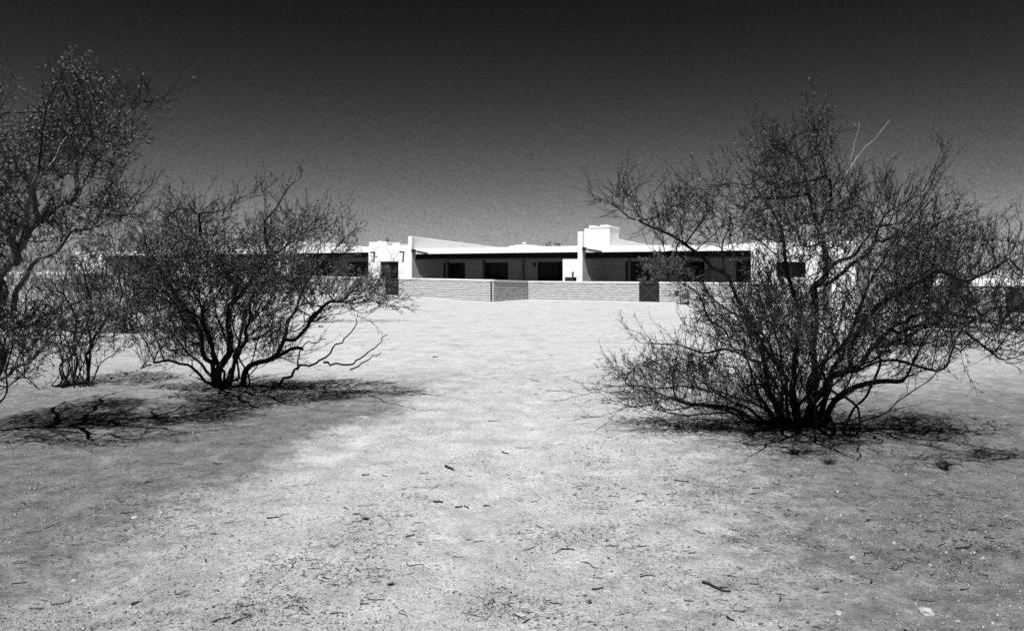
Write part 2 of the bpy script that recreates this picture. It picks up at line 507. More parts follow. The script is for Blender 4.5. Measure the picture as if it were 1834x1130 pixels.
# wall pieces beside the fins
H(wall_open(U_F0, U_F0b, 41.7, 42.0, ZB, 2.77), 'wall', M_STUCCO)
mb = MB(); mb.box(U_F0b - 0.3, U_F0b, 42.0, VB + 0.2, ZB, 2.76); mb.box(U_F0, U_F0 + 0.3, 42.0, VB + 0.2, ZB, 2.76); H(mb, 'wall', M_STUCCO)
H(wall_open(U_S2, U_F2 - 0.31, 42.062, 42.6, ZB, 2.62), 'wall', M_STUCCO)
mb = MB(); mb.box(U_S2, U_S2 + 0.25, 42.6, VB, ZB, 2.6); H(mb, 'wall', M_STUCCO)
# rear wall and closing floorless box
mb = MB(); mb.box(-66.0, U_END, VF - 0.3, VF, ZB, 2.6); H(mb, 'wall', M_STUCCO)
mb = MB(); mb.box(U_S2 + 0.35, U_S2 + 0.6, VB + 0.25, VF - 0.3, ZB, 2.6); mb.box(U_F1 - 0.45, U_F1 - 0.2, VB + 0.25, VF - 0.3, ZB, 2.6); mb.box(U_F0 + 0.35, U_F0 + 0.6, VB + 0.25, VF - 0.3, ZB, 2.6)
H(mb, 'partition_wall', M_PORCH)

# raked party walls that run back over the roof
def fin(u0, u1, zf, zr, v0=41.6, v1=56.5, zb=ZB):
    mb = MB(); mb.box(u0, u1, v0, v1, zb, zf, zr); H(mb, 'parapet', M_STUCCO, bevel=0.03)
fin(U_F1 - 0.30, U_F1, 3.78, 3.22)
fin(U_F2 - 0.30, U_F2, 3.80, 3.22)
fin(-41.26 - 0.34, -41.26 - 0.04, 3.78, 3.3, zb=2.77)
fin(-49.30, -49.0 + 0.004, 3.75, 3.3, zb=3.0)
# chimney stack
u0 = U(1050, 42.3)
mb = MB(); mb.box(U_F2 + 0.002, u0 + 1.62, 41.87, 43.3, 2.9, 3.98)
ch = H(mb, 'chimney', M_STUCCO, bevel=0.03)
mb = MB(); mb.box(U_F2 + 0.32, u0 + 1.65, 41.84, 43.33, 3.98, 4.07)
mb.box(u0 + 0.25, u0 + 0.62, 42.1, 42.8, 4.07, 4.15); mb.box(u0 + 0.95, u0 + 1.42, 42.1, 42.8, 4.07, 4.16)
H(mb, 'chimney_cap', M_STUCCO, ch, bevel=0.02)

# roofs with white fascia, dark beam and soffit
def roof(u0, u1, z0, z1, v0=41.85, name='roof'):
    mb = MB(); mb.box(u0, u1, v0, VF - 0.35, z0, z1); H(mb, name, M_STUCCO)
    mb = MB(); mb.box(u0 + 0.02, u1 - 0.02, v0 + 0.20, v0 + 0.37, z0 - 0.38, z0 - 0.003); H(mb, 'beam', M_WOOD)
    mb = MB(); mb.box(u0 + 0.05, u1 - 0.05, v0 + 0.37, VB - 0.002, z0 - 0.07, z0 - 0.004); H(mb, 'soffit', M_WOOD)
    n = int((u1 - u0) / 1.1)
    for i in range(n):
        c = u0 + (i + 0.5) * (u1 - u0) / n
        mb = MB(); mb.box(c - 0.05, c + 0.05, v0 + 0.08, v0 + 0.198, z0 - 0.14, z0 - 0.02); H(mb, 'rafter_end', M_WOOD)
roof(U_F1 + 0.002, U_F2 - 0.31, 2.64, 3.0)
roof(U_F2 + 0.002, U_B3 - 0.002, 2.62, 2.97)
roof(U_F0b + 0.002, U_B1 - 0.002, 2.79, 3.16)
roof(-48.99, U_F0b - 0.35, 2.79, 3.14)
roof(-61.99, -53.01, 2.79, 3.14)
for a_, b_, z_ in ((U_B1 + 0.31, U_F1 - 0.61, 2.75), (U_B3 + 0.31, U_END - 0.31, 2.6), (-65.6, -62.4, 2.75), (-52.6, -49.4, 2.75)):
    mb = MB(); mb.box(a_, b_, 42.06, VF - 0.35, z_, z_ + 0.2); H(mb, 'roof', M_STUCCO)
# posts
def post(px, top=2.27, w=0.075):
    u = U(px, 42.05); mb = MB(); mb.box(u - w, u + w, 42.0, 42.16, ZB, top); H(mb, 'post', M_WOOD, bevel=0.01)
for px in (742, 800.5, 865.5, 936.5): post(px)
for px in (1127, 1196, 1268): post(px, 2.25)
for u in (-47.0, -44.5, -59.5, -56.0):
    mb = MB(); mb.box(u - .075, u + .075, 42.0, 42.16, ZB, 2.42); H(mb, 'post', M_WOOD, bevel=0.01)
# roof spouts that throw long shadows down the wall
for px, z in ((671, 2.72), (723, 2.72)):
    u = U(px, 41.7); mb = MB(); mb.box(u - 0.06, u + 0.06, 41.3, 41.7, z, z + 0.09); H(mb, 'roof_spout', M_DARKMETAL)
# flashing along the foot of the party walls
for u, z0 in ((U_F1, 3.0), (U_F2, 2.97)):
    mb = MB(); mb.box(u + 0.003, u + 0.16, 41.55, 41.83, z0 - 0.24, z0 - 0.06); mb.tube([(u + 0.2, 41.8, z0 - 0.16), (u + 1.1, 41.82, z0 - 0.30)], 0.028, 6)
    H(mb, 'roof_spout', M_DARKMETAL)
# porch lamp
u = U(958, VB); mb = MB(); mb.box(u - .07, u + .07, VB - 0.12, VB - 0.002, 1.82, 2.05); H(mb, 'wall_lamp', M_DARKMETAL, bevel=0.02)
# low roof cooler with a pipe
u = U(941, 47); s0 = (U(918, 47), U(964, 47))
mb = MB(); mb.box(s0[0], s0[1], 46.5, 48.0, 2.99, 3.22); mb.box(s0[0] + 0.3, s0[1] - 0.5, 46.7, 47.8, 3.22, 3.28)
rv = H(mb, 'roof_vent', M_STUCCO, bevel=0.03)
mb = MB(); mb.tube([(u, 46.9, 3.28), (u, 46.9, 3.42)], 0.05, 8); mb.tube([(u - 0.18, 46.9, 3.40), (u + 0.1, 46.9, 3.45)], 0.04, 8); H(mb, 'vent_pipe', M_PALE, rv)

# ------------------------------------------------------------------ slump block garden walls
def garden_wall(label, runs, group='slump block patio walls'):
    """runs: (axis, a0, a1, fixed, thick, ztop(a), gaps) ; axis 'u' runs along the house, 'v' away from it"""
    ax0, a0, a1, fx = runs[0][:4]
    base = uv_world((a0 + a1) / 2, fx) if ax0 == 'u' else uv_world(fx, (a0 + a1) / 2)
    bu, bv = ((a0 + a1) / 2, fx) if ax0 == 'u' else (fx, (a0 + a1) / 2)
    g = float(gh(base.x, base.y))
    root = empty('garden_wall', (base.x, base.y, g), -TH, label, 'garden wall', group)
    rnd = random.Random(hash(label) & 0xffff if False else len(label))
    for (ax, a0, a1, fx, th, zt, gaps) in runs:
        blocks, cap, core = MB(), MB(), MB()
        spans = []; cur = a0
        for p, q in gaps: spans.append((cur, p)); cur = q
        spans.append((cur, a1))
        def put(mb, p, q, f0, f1, z0a, z1a, z0b, z1b):
            if ax == 'u':
                vs = [(p, f0, z0a), (q, f0, z0b), (q, f1, z0b), (p, f1, z0a), (p, f0, z1a), (q, f0, z1b), (q, f1, z1b), (p, f1, z1a)]
            else:
                vs = [(f0, p, z0a), (f1, p, z0a), (f1, q, z0b), (f0, q, z0b), (f0, p, z1a), (f1, p, z1a), (f1, q, z1b), (f0, q, z1b)]
            vs = [(x - bu, y - bv, z - g) for x, y, z in vs]
            mb.add(vs, [(3, 2, 1, 0), (4, 5, 6, 7), (0, 1, 5, 4), (1, 2, 6, 5), (2, 3, 7, 6), (3, 0, 4, 7)])
        for p, q in spans:
            zp, zq = zt(p), zt(q)
            put(core, p + 0.01, q - 0.01, fx + 0.03, fx + th - 0.03, -0.9, zp - 0.05, -0.9, zq - 0.05)
            put(cap, p - 0.015, q + 0.015, fx - 0.03, fx + th + 0.03, zp - 0.075, zp, zq - 0.075, zq)
            h = 0.126
            for c in range(12):
                off = (c % 2) * 0.2
                edges = [p] + [e for e in np.arange(math.floor(p / 0.4) * 0.4 + off, q, 0.4) if p + 0.08 < e < q - 0.08] + [q]
                for e0, e1 in zip(edges[:-1], edges[1:]):
                    t0 = (e0 - p) / (q - p); t1 = (e1 - p) / (q - p)
                    za, zb_ = zp + (zq - zp) * t0 - 0.078 - c * h, zp + (zq - zp) * t1 - 0.078 - c * h
                    j = rnd.uniform(-0.007, 0.007); k = rnd.uniform(-0.006, 0.004)
                    put(blocks, e0 + 0.004, e1 - 0.004, fx + j, fx + th + j, za - h + 0.024 + k, za + k * 0.5, zb_ - h + 0.024 + k, zb_ + k * 0.5)
        core.build('mortar_core', M_MORTAR, root)
        blocks.build('block_courses', M_BLOCK, root)
        cap.build('wall_cap', M_BLOCK_CAP, root)
    return root
ztA = lambda u: 1.12 + 0.14 * max(0.0, min(1.0, (-20.4 - u) / 12.8))
garden_wall('pale slump block wall left of its dark shaded return, broken by a plain dark gate',
            [('u', -33.0, -20.4, 34.9, 0.2, ztA, [(-27.3, -26.4)]),
             ('v', 35.1, 38.58, -20.6, 0.2, lambda v: 1.117 - 0.1 * (v - 34.9) / 3.7, [])])
garden_wall('pale slump block wall on the right, broken by the cross braced gate',
            [('u', -20.38, -5.2, 38.6, 0.2, lambda u: 1.01, [(-14.0, -12.93)]),
             ('v', 38.8, 41.68, -5.4, 0.2, lambda v: 1.006, [])])
garden_wall('slump block wall behind the left trees with a dark ribbed return beside the pale stake',
            [('u', -47.0, -33.2, 31.9, 0.2, lambda u: 1.38, []),
             ('v', 32.1, 34.88, -33.4, 0.2, lambda v: 1.375 - 0.1 * (v - 31.9) / 3, [])])
garden_wall('farthest left slump block wall, mostly hidden by bushes',
            [('u', -62.0, -47.2, 29.5, 0.2, lambda u: 1.45, []),
             ('v', 29.7, 31.88, -47.4, 0.2, lambda v: 1.44, [])])

# unseen dark slabs added behind the walls to cut bounce into the porches
def add_bounce_slab(u0, u1, v0, v1, z):
    mb = MB(); vs = [uv_world(u0, v0), uv_world(u1, v0), uv_world(u1, v1), uv_world(u0, v1)]
    mb.add([(p.x, p.y, z - 0.5) for p in vs] + [(p.x, p.y, z) for p in vs], [(4, 5, 6, 7), (0, 1, 5, 4), (1, 2, 6, 5), (2, 3, 7, 6), (3, 0, 4, 7)])
    o = mb.build('bounce_slab', M_BOUNCE_SLAB); props(o, None, None, None, 'structure')
M_BOUNCE_SLAB = grey_mat('bounce_slab_grey', 0.06, 0.10, 6, 0.95, 0.1)
add_bounce_slab(-33.0, -20.65, 35.1, VB, 0.30); add_bounce_slab(-20.2, -5.45, 38.8, VB, 0.06); add_bounce_slab(-47.0, -33.45, 32.1, VB, 0.36)

# gates
def gate(u0, u1, v, z0, z1, label, brace):
    c = uv_world((u0 + u1) / 2, v); w = u1 - u0 - 0.04
    g = empty('wooden_gate', (c.x, c.y, z0), -TH, label, 'gate', 'patio gates')
    mb = MB(); n = 7
    for i in range(n):
        a = -w / 2 + i * w / n
        mb.box(a + 0.004, a + w / n - 0.004, 0.06, 0.09, 0, z1 - z0)
    mb.build('gate_boards', M_GATE, g)
    fr = MB(); h = z1 - z0; t = 0.07
    fr.box(-w / 2, -w / 2 + t, 0.03, 0.057, 0, h); fr.box(w / 2 - t, w / 2, 0.03, 0.057, 0, h)
    fr.box(-w / 2 + t, w / 2 - t, 0.03, 0.057, h - t, h); fr.box(-w / 2 + t, w / 2 - t, 0.03, 0.057, 0, t)
    fr.build('gate_frame', M_GATE, g)
    if brace:
        for s in (-1, 1):
            b = MB(); dx, dz = (w / 2 - t), (h / 2 - t); L = math.hypot(dx, dz); nx_, nz_ = -dz / L * 0.028, dx / L * 0.028
            y0, y1 = (0.034, 0.05) if s > 0 else (0.022, 0.033)
            pts = [(-dx, -dz), (dx, dz)]
            q = [(pts[0][0] + nx_, pts[0][1] + nz_), (pts[0][0] - nx_, pts[0][1] - nz_), (pts[1][0] - nx_, pts[1][1] - nz_), (pts[1][0] + nx_, pts[1][1] + nz_)]
            b.add([(s * x, yy, h / 2 + z) for yy in (y0, y1) for x, z in q], [(0, 1, 2, 3), (7, 6, 5, 4), (0, 4, 5, 1), (1, 5, 6, 2), (2, 6, 7, 3), (3, 7, 4, 0)])
            b.build('cross_brace', M_GATE_BRACE, g)
    hb = MB(); hb.box(w / 2 - 0.11, w / 2 - 0.03, 0.0, 0.028, h * 0.62, h * 0.62 + 0.05); hb.build('latch', M_DARKMETAL, g)
gate(-14.0, -12.93, 38.6, -0.02, 0.96, 'square dark wooden gate with an X brace in the right block wall', True)
gate(-27.3, -26.4, 34.9, 0.17, 1.14, 'plain dark wooden gate in the left block wall, half screened by twigs', False)

# corner pipe, gas meters, stake, barbecue
def pipe_post(u, v, h, r, mat, name, label, cat, tilt=0.0):
    c = uv_world(u, v); z = gz(c.x, c.y)
    mb = MB(); mb.tube([(0, 0, -0.2), (tilt * 0.5, 0, h * 0.5), (tilt, 0, h)], r, 8)
    o = mb.build(name, mat); o.location = (c.x, c.y, z)
    return props(o, label, cat)
pipe_post(-20.52, 34.83, 1.06, 0.028, M_DARKMETAL, 'metal_pipe', 'thin dark upright pipe against the corner where the pale wall meets its shaded return', 'pipe')
c_ = uv_world(-32.6, 31.4)
pipe_post(-33.05, 31.75, 0.62, 0.03, M_PALE, 'marker_stake', 'thin white marker stake in front of the ribbed shaded wall', 'stake')
def meter(u, v, label):
    c = uv_world(u, v); z = gz(c.x, c.y)
    g = empty('gas_meter', (c.x, c.y, z), -TH, label, 'gas meter', 'meters against the block walls')
    mb = MB()
    mb.tube([(-0.18, 0, -0.1), (-0.18, 0, 0.72)], 0.022, 8); mb.tube([(0.2, 0, -0.1), (0.2, 0, 0.74)], 0.035, 8)
    mb.tube([(-0.2, 0, 0.70), (0.22, 0, 0.72)], 0.02, 8); mb.tube([(-0.18, 0, 0.05), (0.2, 0, 0.05)], 0.018, 8)
    mb.build('pipe', M_DARKMETAL, g, shade=True)
    mb = MB(); mb.tube([(0, -0.08, 0.36), (0, -0.06, 0.36), (0, 0.07, 0.36), (0, 0.09, 0.36)], 0.135, 14); mb.box(-0.1, 0.1, -0.06, 0.07, 0.44, 0.55)
    mb.build('meter_body', M_METAL, g, bevel=0.01)
    mb = MB(); mb.tube([(-0.36, 0.02, 0.58), (-0.36, -0.03, 0.58)], 0.115, 14); mb.tube([(-0.36, 0, 0.6), (-0.18, 0, 0.62)], 0.03, 8)
    mb.build('regulator', M_DARKMETAL, g)
meter(U(1225, 38.2), 38.2, 'small gas meter between two dark riser pipes against the right block wall')
meter(U(466, 31.5), 31.5, 'gas meter with round regulator at the corner of the left block wall, seen through twigs')
c = uv_world(U(1022, 40.2), 40.2)
g = empty('barbecue_grill', (c.x, c.y, gz(c.x, c.y)), -TH, 'dark barbecue grill standing against the sunlit white wall behind the block wall', 'grill')
mb = MB(); mb.box(-0.26, 0.26, -0.22, 0.22, 0.98, 1.19); mb.build('firebox', M_DARKMETAL, g, bevel=0.02)
mb = MB(); mb.box(-0.27, 0.36, -0.16, 0.16, 1.193, 1.215); mb.build('side_shelf', M_DARKMETAL, g)
mb = MB(); mb.tube([(0.13, 0, 1.215), (0.13, 0, 1.44)], 0.05, 8); mb.tube([(0.13, -0.02, 1.44), (0.19, -0.02, 1.5)], 0.045, 8); mb.build('flue', M_DARKMETAL, g)
for sx in (-1, 1):
    for sy in (-1, 1):
        mb = MB(); mb.tube([(sx * 0.22, sy * 0.17, -0.05), (sx * 0.22, sy * 0.17, 0.98)], 0.02, 6); mb.build('leg', M_DARKMETAL, g)

# ------------------------------------------------------------------ far house on the right
hd = empty('adobe_house', (38.0, 63.0, -1.6), -0.12, 'distant white flat roofed house at the right edge of the clearing', 'house')
def D(mb, name, mat): return mb.build(name, mat, hd)
mb = MB(); mb.box(-6.0, 1.0, 0, 0.3, -1, 1.93); mb.box(-6.0, -5.7, 0.3, 9, -1, 1.93); mb.box(0.7, 1.0, 0.3, 3, -1, 1.93); mb.box(12, 12.3, 0, 9, -1, 1.93); mb.box(-5.7, 12, 8.7, 9, -1, 1.93); D(mb, 'wall', M_PORCH)
mb = MB(); mb.box(1.0, 12, 3, 3.25, -1, 1.93); D(mb, 'wall', M_PORCH)
mb = MB(); mb.box(-6.1, 12.4, -0.1, 9.1, 1.933, 2.45); mb.box(-6.1, -2.0, -0.1, 0.3, 2.45, 2.62); D(mb, 'roof', M_STUCCO)
mb = MB(); mb.box(3, 5.5, 1, 3, 2.452, 2.72); D(mb, 'roof_cooler', M_STUCCO)
mb = MB(); mb.box(1.05, 12, 0.05, 0.3, 1.63, 1.93); D(mb, 'beam', M_WOOD)
for u in (3.8, 6.6, 9.4):
    mb = MB(); mb.box(u - .08, u + .08, 0.08, 0.24, -1, 1.62); D(mb, 'post', M_WOOD)
mb = MB(); mb.box(4.4, 6.2, 2.95, 2.997, -0.2, 1.5); D(mb, 'sliding_door', M_PANE)

# ------------------------------------------------------------------ plants
def tubes_batch(P, R, k):
    """P (N,m,3) centre lines, R (N,m) radii -> verts, quads"""
    N, m, _ = P.shape
    T = np.empty_like(P)
    T[:, 1:-1] = P[:, 2:] - P[:, :-2]; T[:, 0] = P[:, 1] - P[:, 0]; T[:, -1] = P[:, -1] - P[:, -2]
    T /= np.linalg.norm(T, axis=2, keepdims=True) + 1e-9
    ref = np.array([0.37, 0.21, 0.9]); A = np.cross(T, ref)
    n = np.linalg.norm(A, axis=2, keepdims=True); A = np.where(n < 0.05, np.cross(T, np.array([1.0, 0, 0])), A)
    A /= np.linalg.norm(A, axis=2, keepdims=True) + 1e-9
    B = np.cross(T, A)
    an = np.arange(k) * 2 * math.pi / k
    V = P[:, :, None, :] + R[:, :, None, None] * (A[:, :, None, :] * np.cos(an)[None, None, :, None] + B[:, :, None, :] * np.sin(an)[None, None, :, None])
    ids = np.arange(N * m * k).reshape(N, m, k)
    a = ids[:, :-1]; b = ids[:, 1:]
    Q = np.stack([a, np.roll(a, -1, 2), np.roll(b, -1, 2), b], -1)
    return V.reshape(-1, 3), Q.reshape(-1, 4)

def catmull(pts, step):
    pts = [np.array(p, float) for p in pts]
    ext = [2 * pts[0] - pts[1]] + pts + [2 * pts[-1] - pts[-2]]
    out = [pts[0]]
    for i in range(len(pts) - 1):
        p0, p1, p2, p3 = ext[i:i + 4]
        n = max(1, int(round(np.linalg.norm(p2 - p1) / step)))
        for j in range(1, n + 1):
            t = j / n
            out.append(0.5 * (2 * p1 + (p2 - p0) * t + (2 * p0 - 5 * p1 + 4 * p2 - p3) * t * t + (3 * p1 - p0 - 3 * p2 + p3) * t ** 3))
    return out

def poly_sample(poly, N, rng_):
    poly = np.array(poly, float)
    lo, hi = poly.min(0), poly.max(0)
    out = []
    x1, y1 = poly[:, 0], poly[:, 1]; x2, y2 = np.roll(x1, -1), np.roll(y1, -1)
    pts = rng_.uniform(lo, hi, (N * 4, 2))
    px, py = pts[:, :1], pts[:, 1:]
    cond = ((y1 > py) != (y2 > py)) & (px < (x2 - x1) * (py - y1) / (y2 - y1 + 1e-9) + x1)
    ins = cond.sum(1) % 2 == 1
    pts = pts[ins][:N]
    d = np.stack([x2 - x1, y2 - y1], -1); L2 = (d ** 2).sum(1) + 1e-9
    rel = pts[:, None, :] - np.stack([x1, y1], -1)[None]
    t = np.clip((rel * d[None]).sum(2) / L2, 0, 1)
    dist = np.linalg.norm(rel - t[..., None] * d[None], axis=2).min(1)
    return pts, dist

def crown_points(polys, rng_, Yc, dmax, clump, thr):
    out = []
    for poly, N, dy, th in polys:
        pts, dist = poly_sample(poly, N, rng_)
        half = np.minimum(dist * Yc / F * 1.1 + 0.12, dmax * th)
        Y = Yc + dy + rng_.uniform(-1, 1, len(pts)) * half - LEAN[0] * np.clip((LEAN[1] - pts[:, 1]) / 300.0, 0, 1)
        X = (pts[:, 0] - CX) * Y / F; Zz = EYE - (pts[:, 1] - HY) * Y / F
        P = np.stack([X, Y, Zz], -1)
        edge = 0.24 * np.clip(1 - dist * Yc / F / 0.45, 0, 1) * (1.0 if N > 5000 else 0.0)
        keep = [noise.noise((p[0] * clump, p[1] * clump, p[2] * clump)) + 0.25 * noise.noise((p[0] * 3.3, p[1] * 3.3, p[2] * 2.2)) > (thr if N > 5000 else thr - 0.16) + e for p, e in zip(P, edge)]
        out.append(P[np.array(keep)])
    P = np.concatenate(out)
    return P[P[:, 2] > 0.04]

def grow(limbs, attr, step, infl, kill, rng_, its=130, up=0.08, scaffold=0):
    """limbs: list of (points, r_end); first point of each limb snaps to the nearest node. Returns pos, parent, forced radius"""
    pos, par, minr = [], [], []
    for pts, r0, r1 in limbs:
        path = catmull(pts, step)
        if pos:
            dd = np.linalg.norm(np.array(pos) - path[0], axis=1); k = int(dd.argmin())
            prev = k if dd[k] < 0.35 else -1
        else:
            prev = -1
        n = len(path)
        off = np.zeros(3); knot = np.zeros(3); left = 0
        for i, p in enumerate(path):
            if i == 0 and prev >= 0: continue
            if left <= 0:
                left = rng_.integers(2, 6); knot = rng_.normal(0, (0.34 if r0 < 0.03 else 0.2) * step, 3)
            left -= 1
            off = (off + knot) * 0.86
            q = p + (off + rng_.normal(0, 0.12 * step, 3)) * min(1.0, i / 3)
            q[2] = max(q[2], 0.01) if i else q[2]
            pos.append(q); par.append(prev); minr.append(0.72 * (r0 + (r1 - r0) * (i / max(1, n - 1)) ** 0.8)); prev = len(pos) - 1
    base_n = len(pos)
    pos = list(map(np.asarray, pos))
    def dist(a, q):
        return np.sqrt(np.maximum((a * a).sum(1)[:, None] + (q * q).sum(1)[None] - 2 * (a @ q.T), 0))
    root0 = np.array(pos[0]) + np.array([0, 0, -0.3])
    sub = attr[rng_.permutation(len(attr))[:scaffold]]
    # first a sparse scaffold of crooked limbs, then the fine growth on it
    for A, st_, infl_, kill_, jit, rad_bias in ((sub, step * 1.5, infl * 2.5, step * 2.6, 0.34, 0.15), (attr.copy(), step, infl, kill, 0.12, 0.6)):
        if not len(A): continue
        P = np.array(pos)
        best = np.full(len(A), 1e9); who = np.zeros(len(A), int)
        for s in range(0, len(A), 1500):
            d = dist(A[s:s + 1500], P); who[s:s + 1500] = d.argmin(1); best[s:s + 1500] = d.min(1)
        kids = np.zeros(400000, np.int16)
        for it in range(its):
            alive = best > kill_
            A, best, who = A[alive], best[alive], who[alive]
            m = best < infl_
            if not m.any():
                infl_ *= 1.5
                if infl_ > 9 or not len(A): break
                continue
            w = who[m]; d = A[m] - np.array([pos[i] for i in w]); d /= np.linalg.norm(d, axis=1, keepdims=True) + 1e-9
            uw, inv = np.unique(w, return_inverse=True)
            acc = np.zeros((len(uw), 3)); np.add.at(acc, inv, d)
            acc /= np.linalg.norm(acc, axis=1, keepdims=True) + 1e-6
            acc += rng_.normal(0, jit, acc.shape); acc[:, 2] += up
            rd = np.array([pos[i] for i in uw]) - root0; rd /= np.linalg.norm(rd, axis=1, keepdims=True) + 1e-6
            acc += rad_bias * rd
            acc /= np.linalg.norm(acc, axis=1, keepdims=True) + 1e-6
            ok = kids[uw] < 5
            if not ok.any(): break
            uw, acc = uw[ok], acc[ok]
            newp = np.array([pos[i] for i in uw]) + acc * st_
            newp[:, 2] = np.maximum(newp[:, 2], 0.02)
            kids[uw] += 1
            st = len(pos)
            for i, p in zip(uw, newp): pos.append(p); par.append(int(i)); minr.append(0.0)
            for s in range(0, len(A), 3000):
                dd = dist(A[s:s + 3000], newp)
                am = dd.argmin(1); bm = dd[np.arange(len(am)), am]
                up_ = bm < best[s:s + 3000]
                best[s:s + 3000][up_] = bm[up_]; who[s:s + 3000][up_] = st + am[up_]
    return np.array(pos), np.array(par), np.array(minr)

def plant(name, label, cat, base, limbs, attr, step=0.08, infl=0.9, kill=0.12, seed=1, tip_r=0.0027, expo=2.25,
          twigs=(2, 0.45), twig_len=(0.06, 0.2), leaves=3, leaf=(0.013, 0.007), bark=None, leafm=None, twigm=None,
          split_r=0.011, group=None, up=0.08, leaf_low=0.0, spurs=6, dead=(), scaffold=60):
    rng_ = np.random.default_rng(seed)
    bark = bark or M_BARK_DARK; leafm = leafm or M_LEAF; twigm = twigm or M_TWIG
    pos, par, minr = grow(limbs, attr, step, infl, kill, rng_, up=up, scaffold=scaffold)
    n = len(pos)
    kids = [[] for _ in range(n)]
    for i, p in enumerate(par):
        if p >= 0: kids[p].append(i)
    acc = np.zeros(n)
    order = list(range(n))
    depth = np.zeros(n, int)
    for i in order:
        if par[i] >= 0: depth[i] = depth[par[i]] + 1
    for i in sorted(order, key=lambda q: -depth[q]):
        if not kids[i]: acc[i] = tip_r ** expo
        if par[i] >= 0: acc[par[i]] += acc[i]
    rad = np.maximum(acc ** (1 / expo), tip_r)
    rad = np.maximum(rad * 0.9, minr)
    # chains
    root = empty(name, base, 0, label, cat, group)
    bv = np.array(base, float)
    thickV, thickQ, thinV, thinQ = [], [], [], []
    def emit(chain, rr):
        big = rr[0] > split_r
        k = 9 if rr[0] > 0.03 else (6 if rr[0] > 0.008 else 3)
        V, Q = tubes_batch(np.array(chain)[None] - bv, np.array(rr)[None], k)
        (thickV if big else thinV).append(V); (thickQ if big else thinQ).append(Q)
    for s in range(n):
        p = par[s]
        start = p < 0 or (kids[p] and max(kids[p], key=lambda q: rad[q]) != s)
        if not start: continue
        chain, rr = ([pos[p]], [min(rad[p], rad[s] * 1.25)]) if p >= 0 else ([], [])
        c = s
        while True:
            chain.append(pos[c]); rr.append(rad[c])
            if not kids[c]: break
            c = max(kids[c], key=lambda q: rad[q])
        if len(chain) < 2: continue
        ch = np.array(chain)
        if len(ch) > 3: ch[1:-1] = 0.25 * ch[:-2] + 0.5 * ch[1:-1] + 0.25 * ch[2:]
        rr = np.array(rr)
        # cut where the branch becomes thin
        cut = int(np.argmax(rr < split_r)) if (rr < split_r).any() else len(rr)
        if 1 < cut < len(rr) - 1:
            emit(ch[:cut + 1], rr[:cut + 1]); emit(ch[cut:], rr[cut:])
        else:
            emit(ch, rr)
    def stack(VL, QL):
        o = 0; qs = []
        for V, Q in zip(VL, QL): qs.append(Q + o); o += len(V)
        return np.concatenate(VL), np.concatenate(qs)
    if thickV:
        link_mesh('trunk', np_mesh('trunk', *stack(thickV, thickQ)), bark, root)
    for pts_, r0_, r1_, *dark_ in dead:
        c_ = np.array(catmull(pts_, 0.07)); c_[1:-1] += rng_.normal(0, 0.014 if dark_ else 0.007, c_[1:-1].shape)
        V, Q = tubes_batch(c_[None] - bv, np.linspace(r0_, r1_, len(c_))[None], 6)
        link_mesh('dead_branch', np_mesh('dead_branch', V, Q), bark if dark_ else M_PALEWOOD, root)['label'] = 'bare crooked dead limb low over the sand' if dark_ else 'bleached bare dead branch'
    # branchlets: crooked shoots from every thin node, then short spurs along them, then leaves
    thin = np.array([i for i in range(n) if rad[i] < 0.0075 and par[i] >= 0 and pos[i][2] > 0.05])
    if len(thin) == 0: thin = np.array([i for i in range(n) if par[i] >= 0])
    istip = np.array([not kids[i] for i in thin])
    src = np.concatenate([thin[istip]] * twigs[0] + [thin[rng_.random(len(thin)) < twigs[1]]]).astype(int)
    def shoots(P0, d0, Ln, m, turn, r0, r1):
        P = np.empty((len(P0), m, 3)); P[:, 0] = P0; d = d0.copy(); dirs = np.empty_like(P); dirs[:, 0] = d
        for j in range(1, m):
            d = d + rng_.normal(0, turn, d.shape); d[:, 2] += 0.05; d /= np.linalg.norm(d, axis=1, keepdims=True) + 1e-9
            P[:, j] = P[:, j - 1] + d * (Ln / (m - 1))[:, None]; dirs[:, j] = d
        P[:, :, 2] = np.maximum(P[:, :, 2], 0.012)
        return P, dirs
    d0 = pos[src] - pos[par[src]]; d0 /= np.linalg.norm(d0, axis=1, keepdims=True) + 1e-9
    rd = pos[src] - (pos[0] + np.array([0, 0, -0.4])); rd /= np.linalg.norm(rd, axis=1, keepdims=True) + 1e-9
    d = 0.7 * d0 + 0.35 * rd + rng_.normal(0, 0.3, d0.shape); d[:, 2] += 0.25; d /= np.linalg.norm(d, axis=1, keepdims=True) + 1e-9
    Ln = rng_.uniform(twig_len[0], twig_len[1], len(src)) * rng_.uniform(0.6, 1.3, len(src))
    m = 5
    P, Dn = shoots(pos[src], d, Ln, m, 0.16, 1, 1)
    R = np.linspace(1.0, 0.6, m)[None] * np.full((len(src), 1), tip_r)
    V, Q = tubes_batch(P - bv, R, 3)
    thinV.append(V); thinQ.append(Q)
    # spurs
    ns = len(src) * spurs
    si = np.repeat(np.arange(len(src)), spurs); sj = rng_.integers(1, m, ns)
    d = Dn[si, sj] * 1.0 + rng_.normal(0, 0.42, (ns, 3)); d /= np.linalg.norm(d, axis=1, keepdims=True) + 1e-9
    P2, _ = shoots(P[si, sj], d, Ln[si] * rng_.uniform(0.12, 0.38, ns), 3, 0.25, 1, 1)
    R = np.linspace(0.75, 0.45, 3)[None] * np.full((ns, 1), tip_r)
    V, Q = tubes_batch(P2 - bv, R, 3)
    thinV.append(V); thinQ.append(Q)
    link_mesh('branches', np_mesh('branches', *stack(thinV, thinQ)), twigm, root)
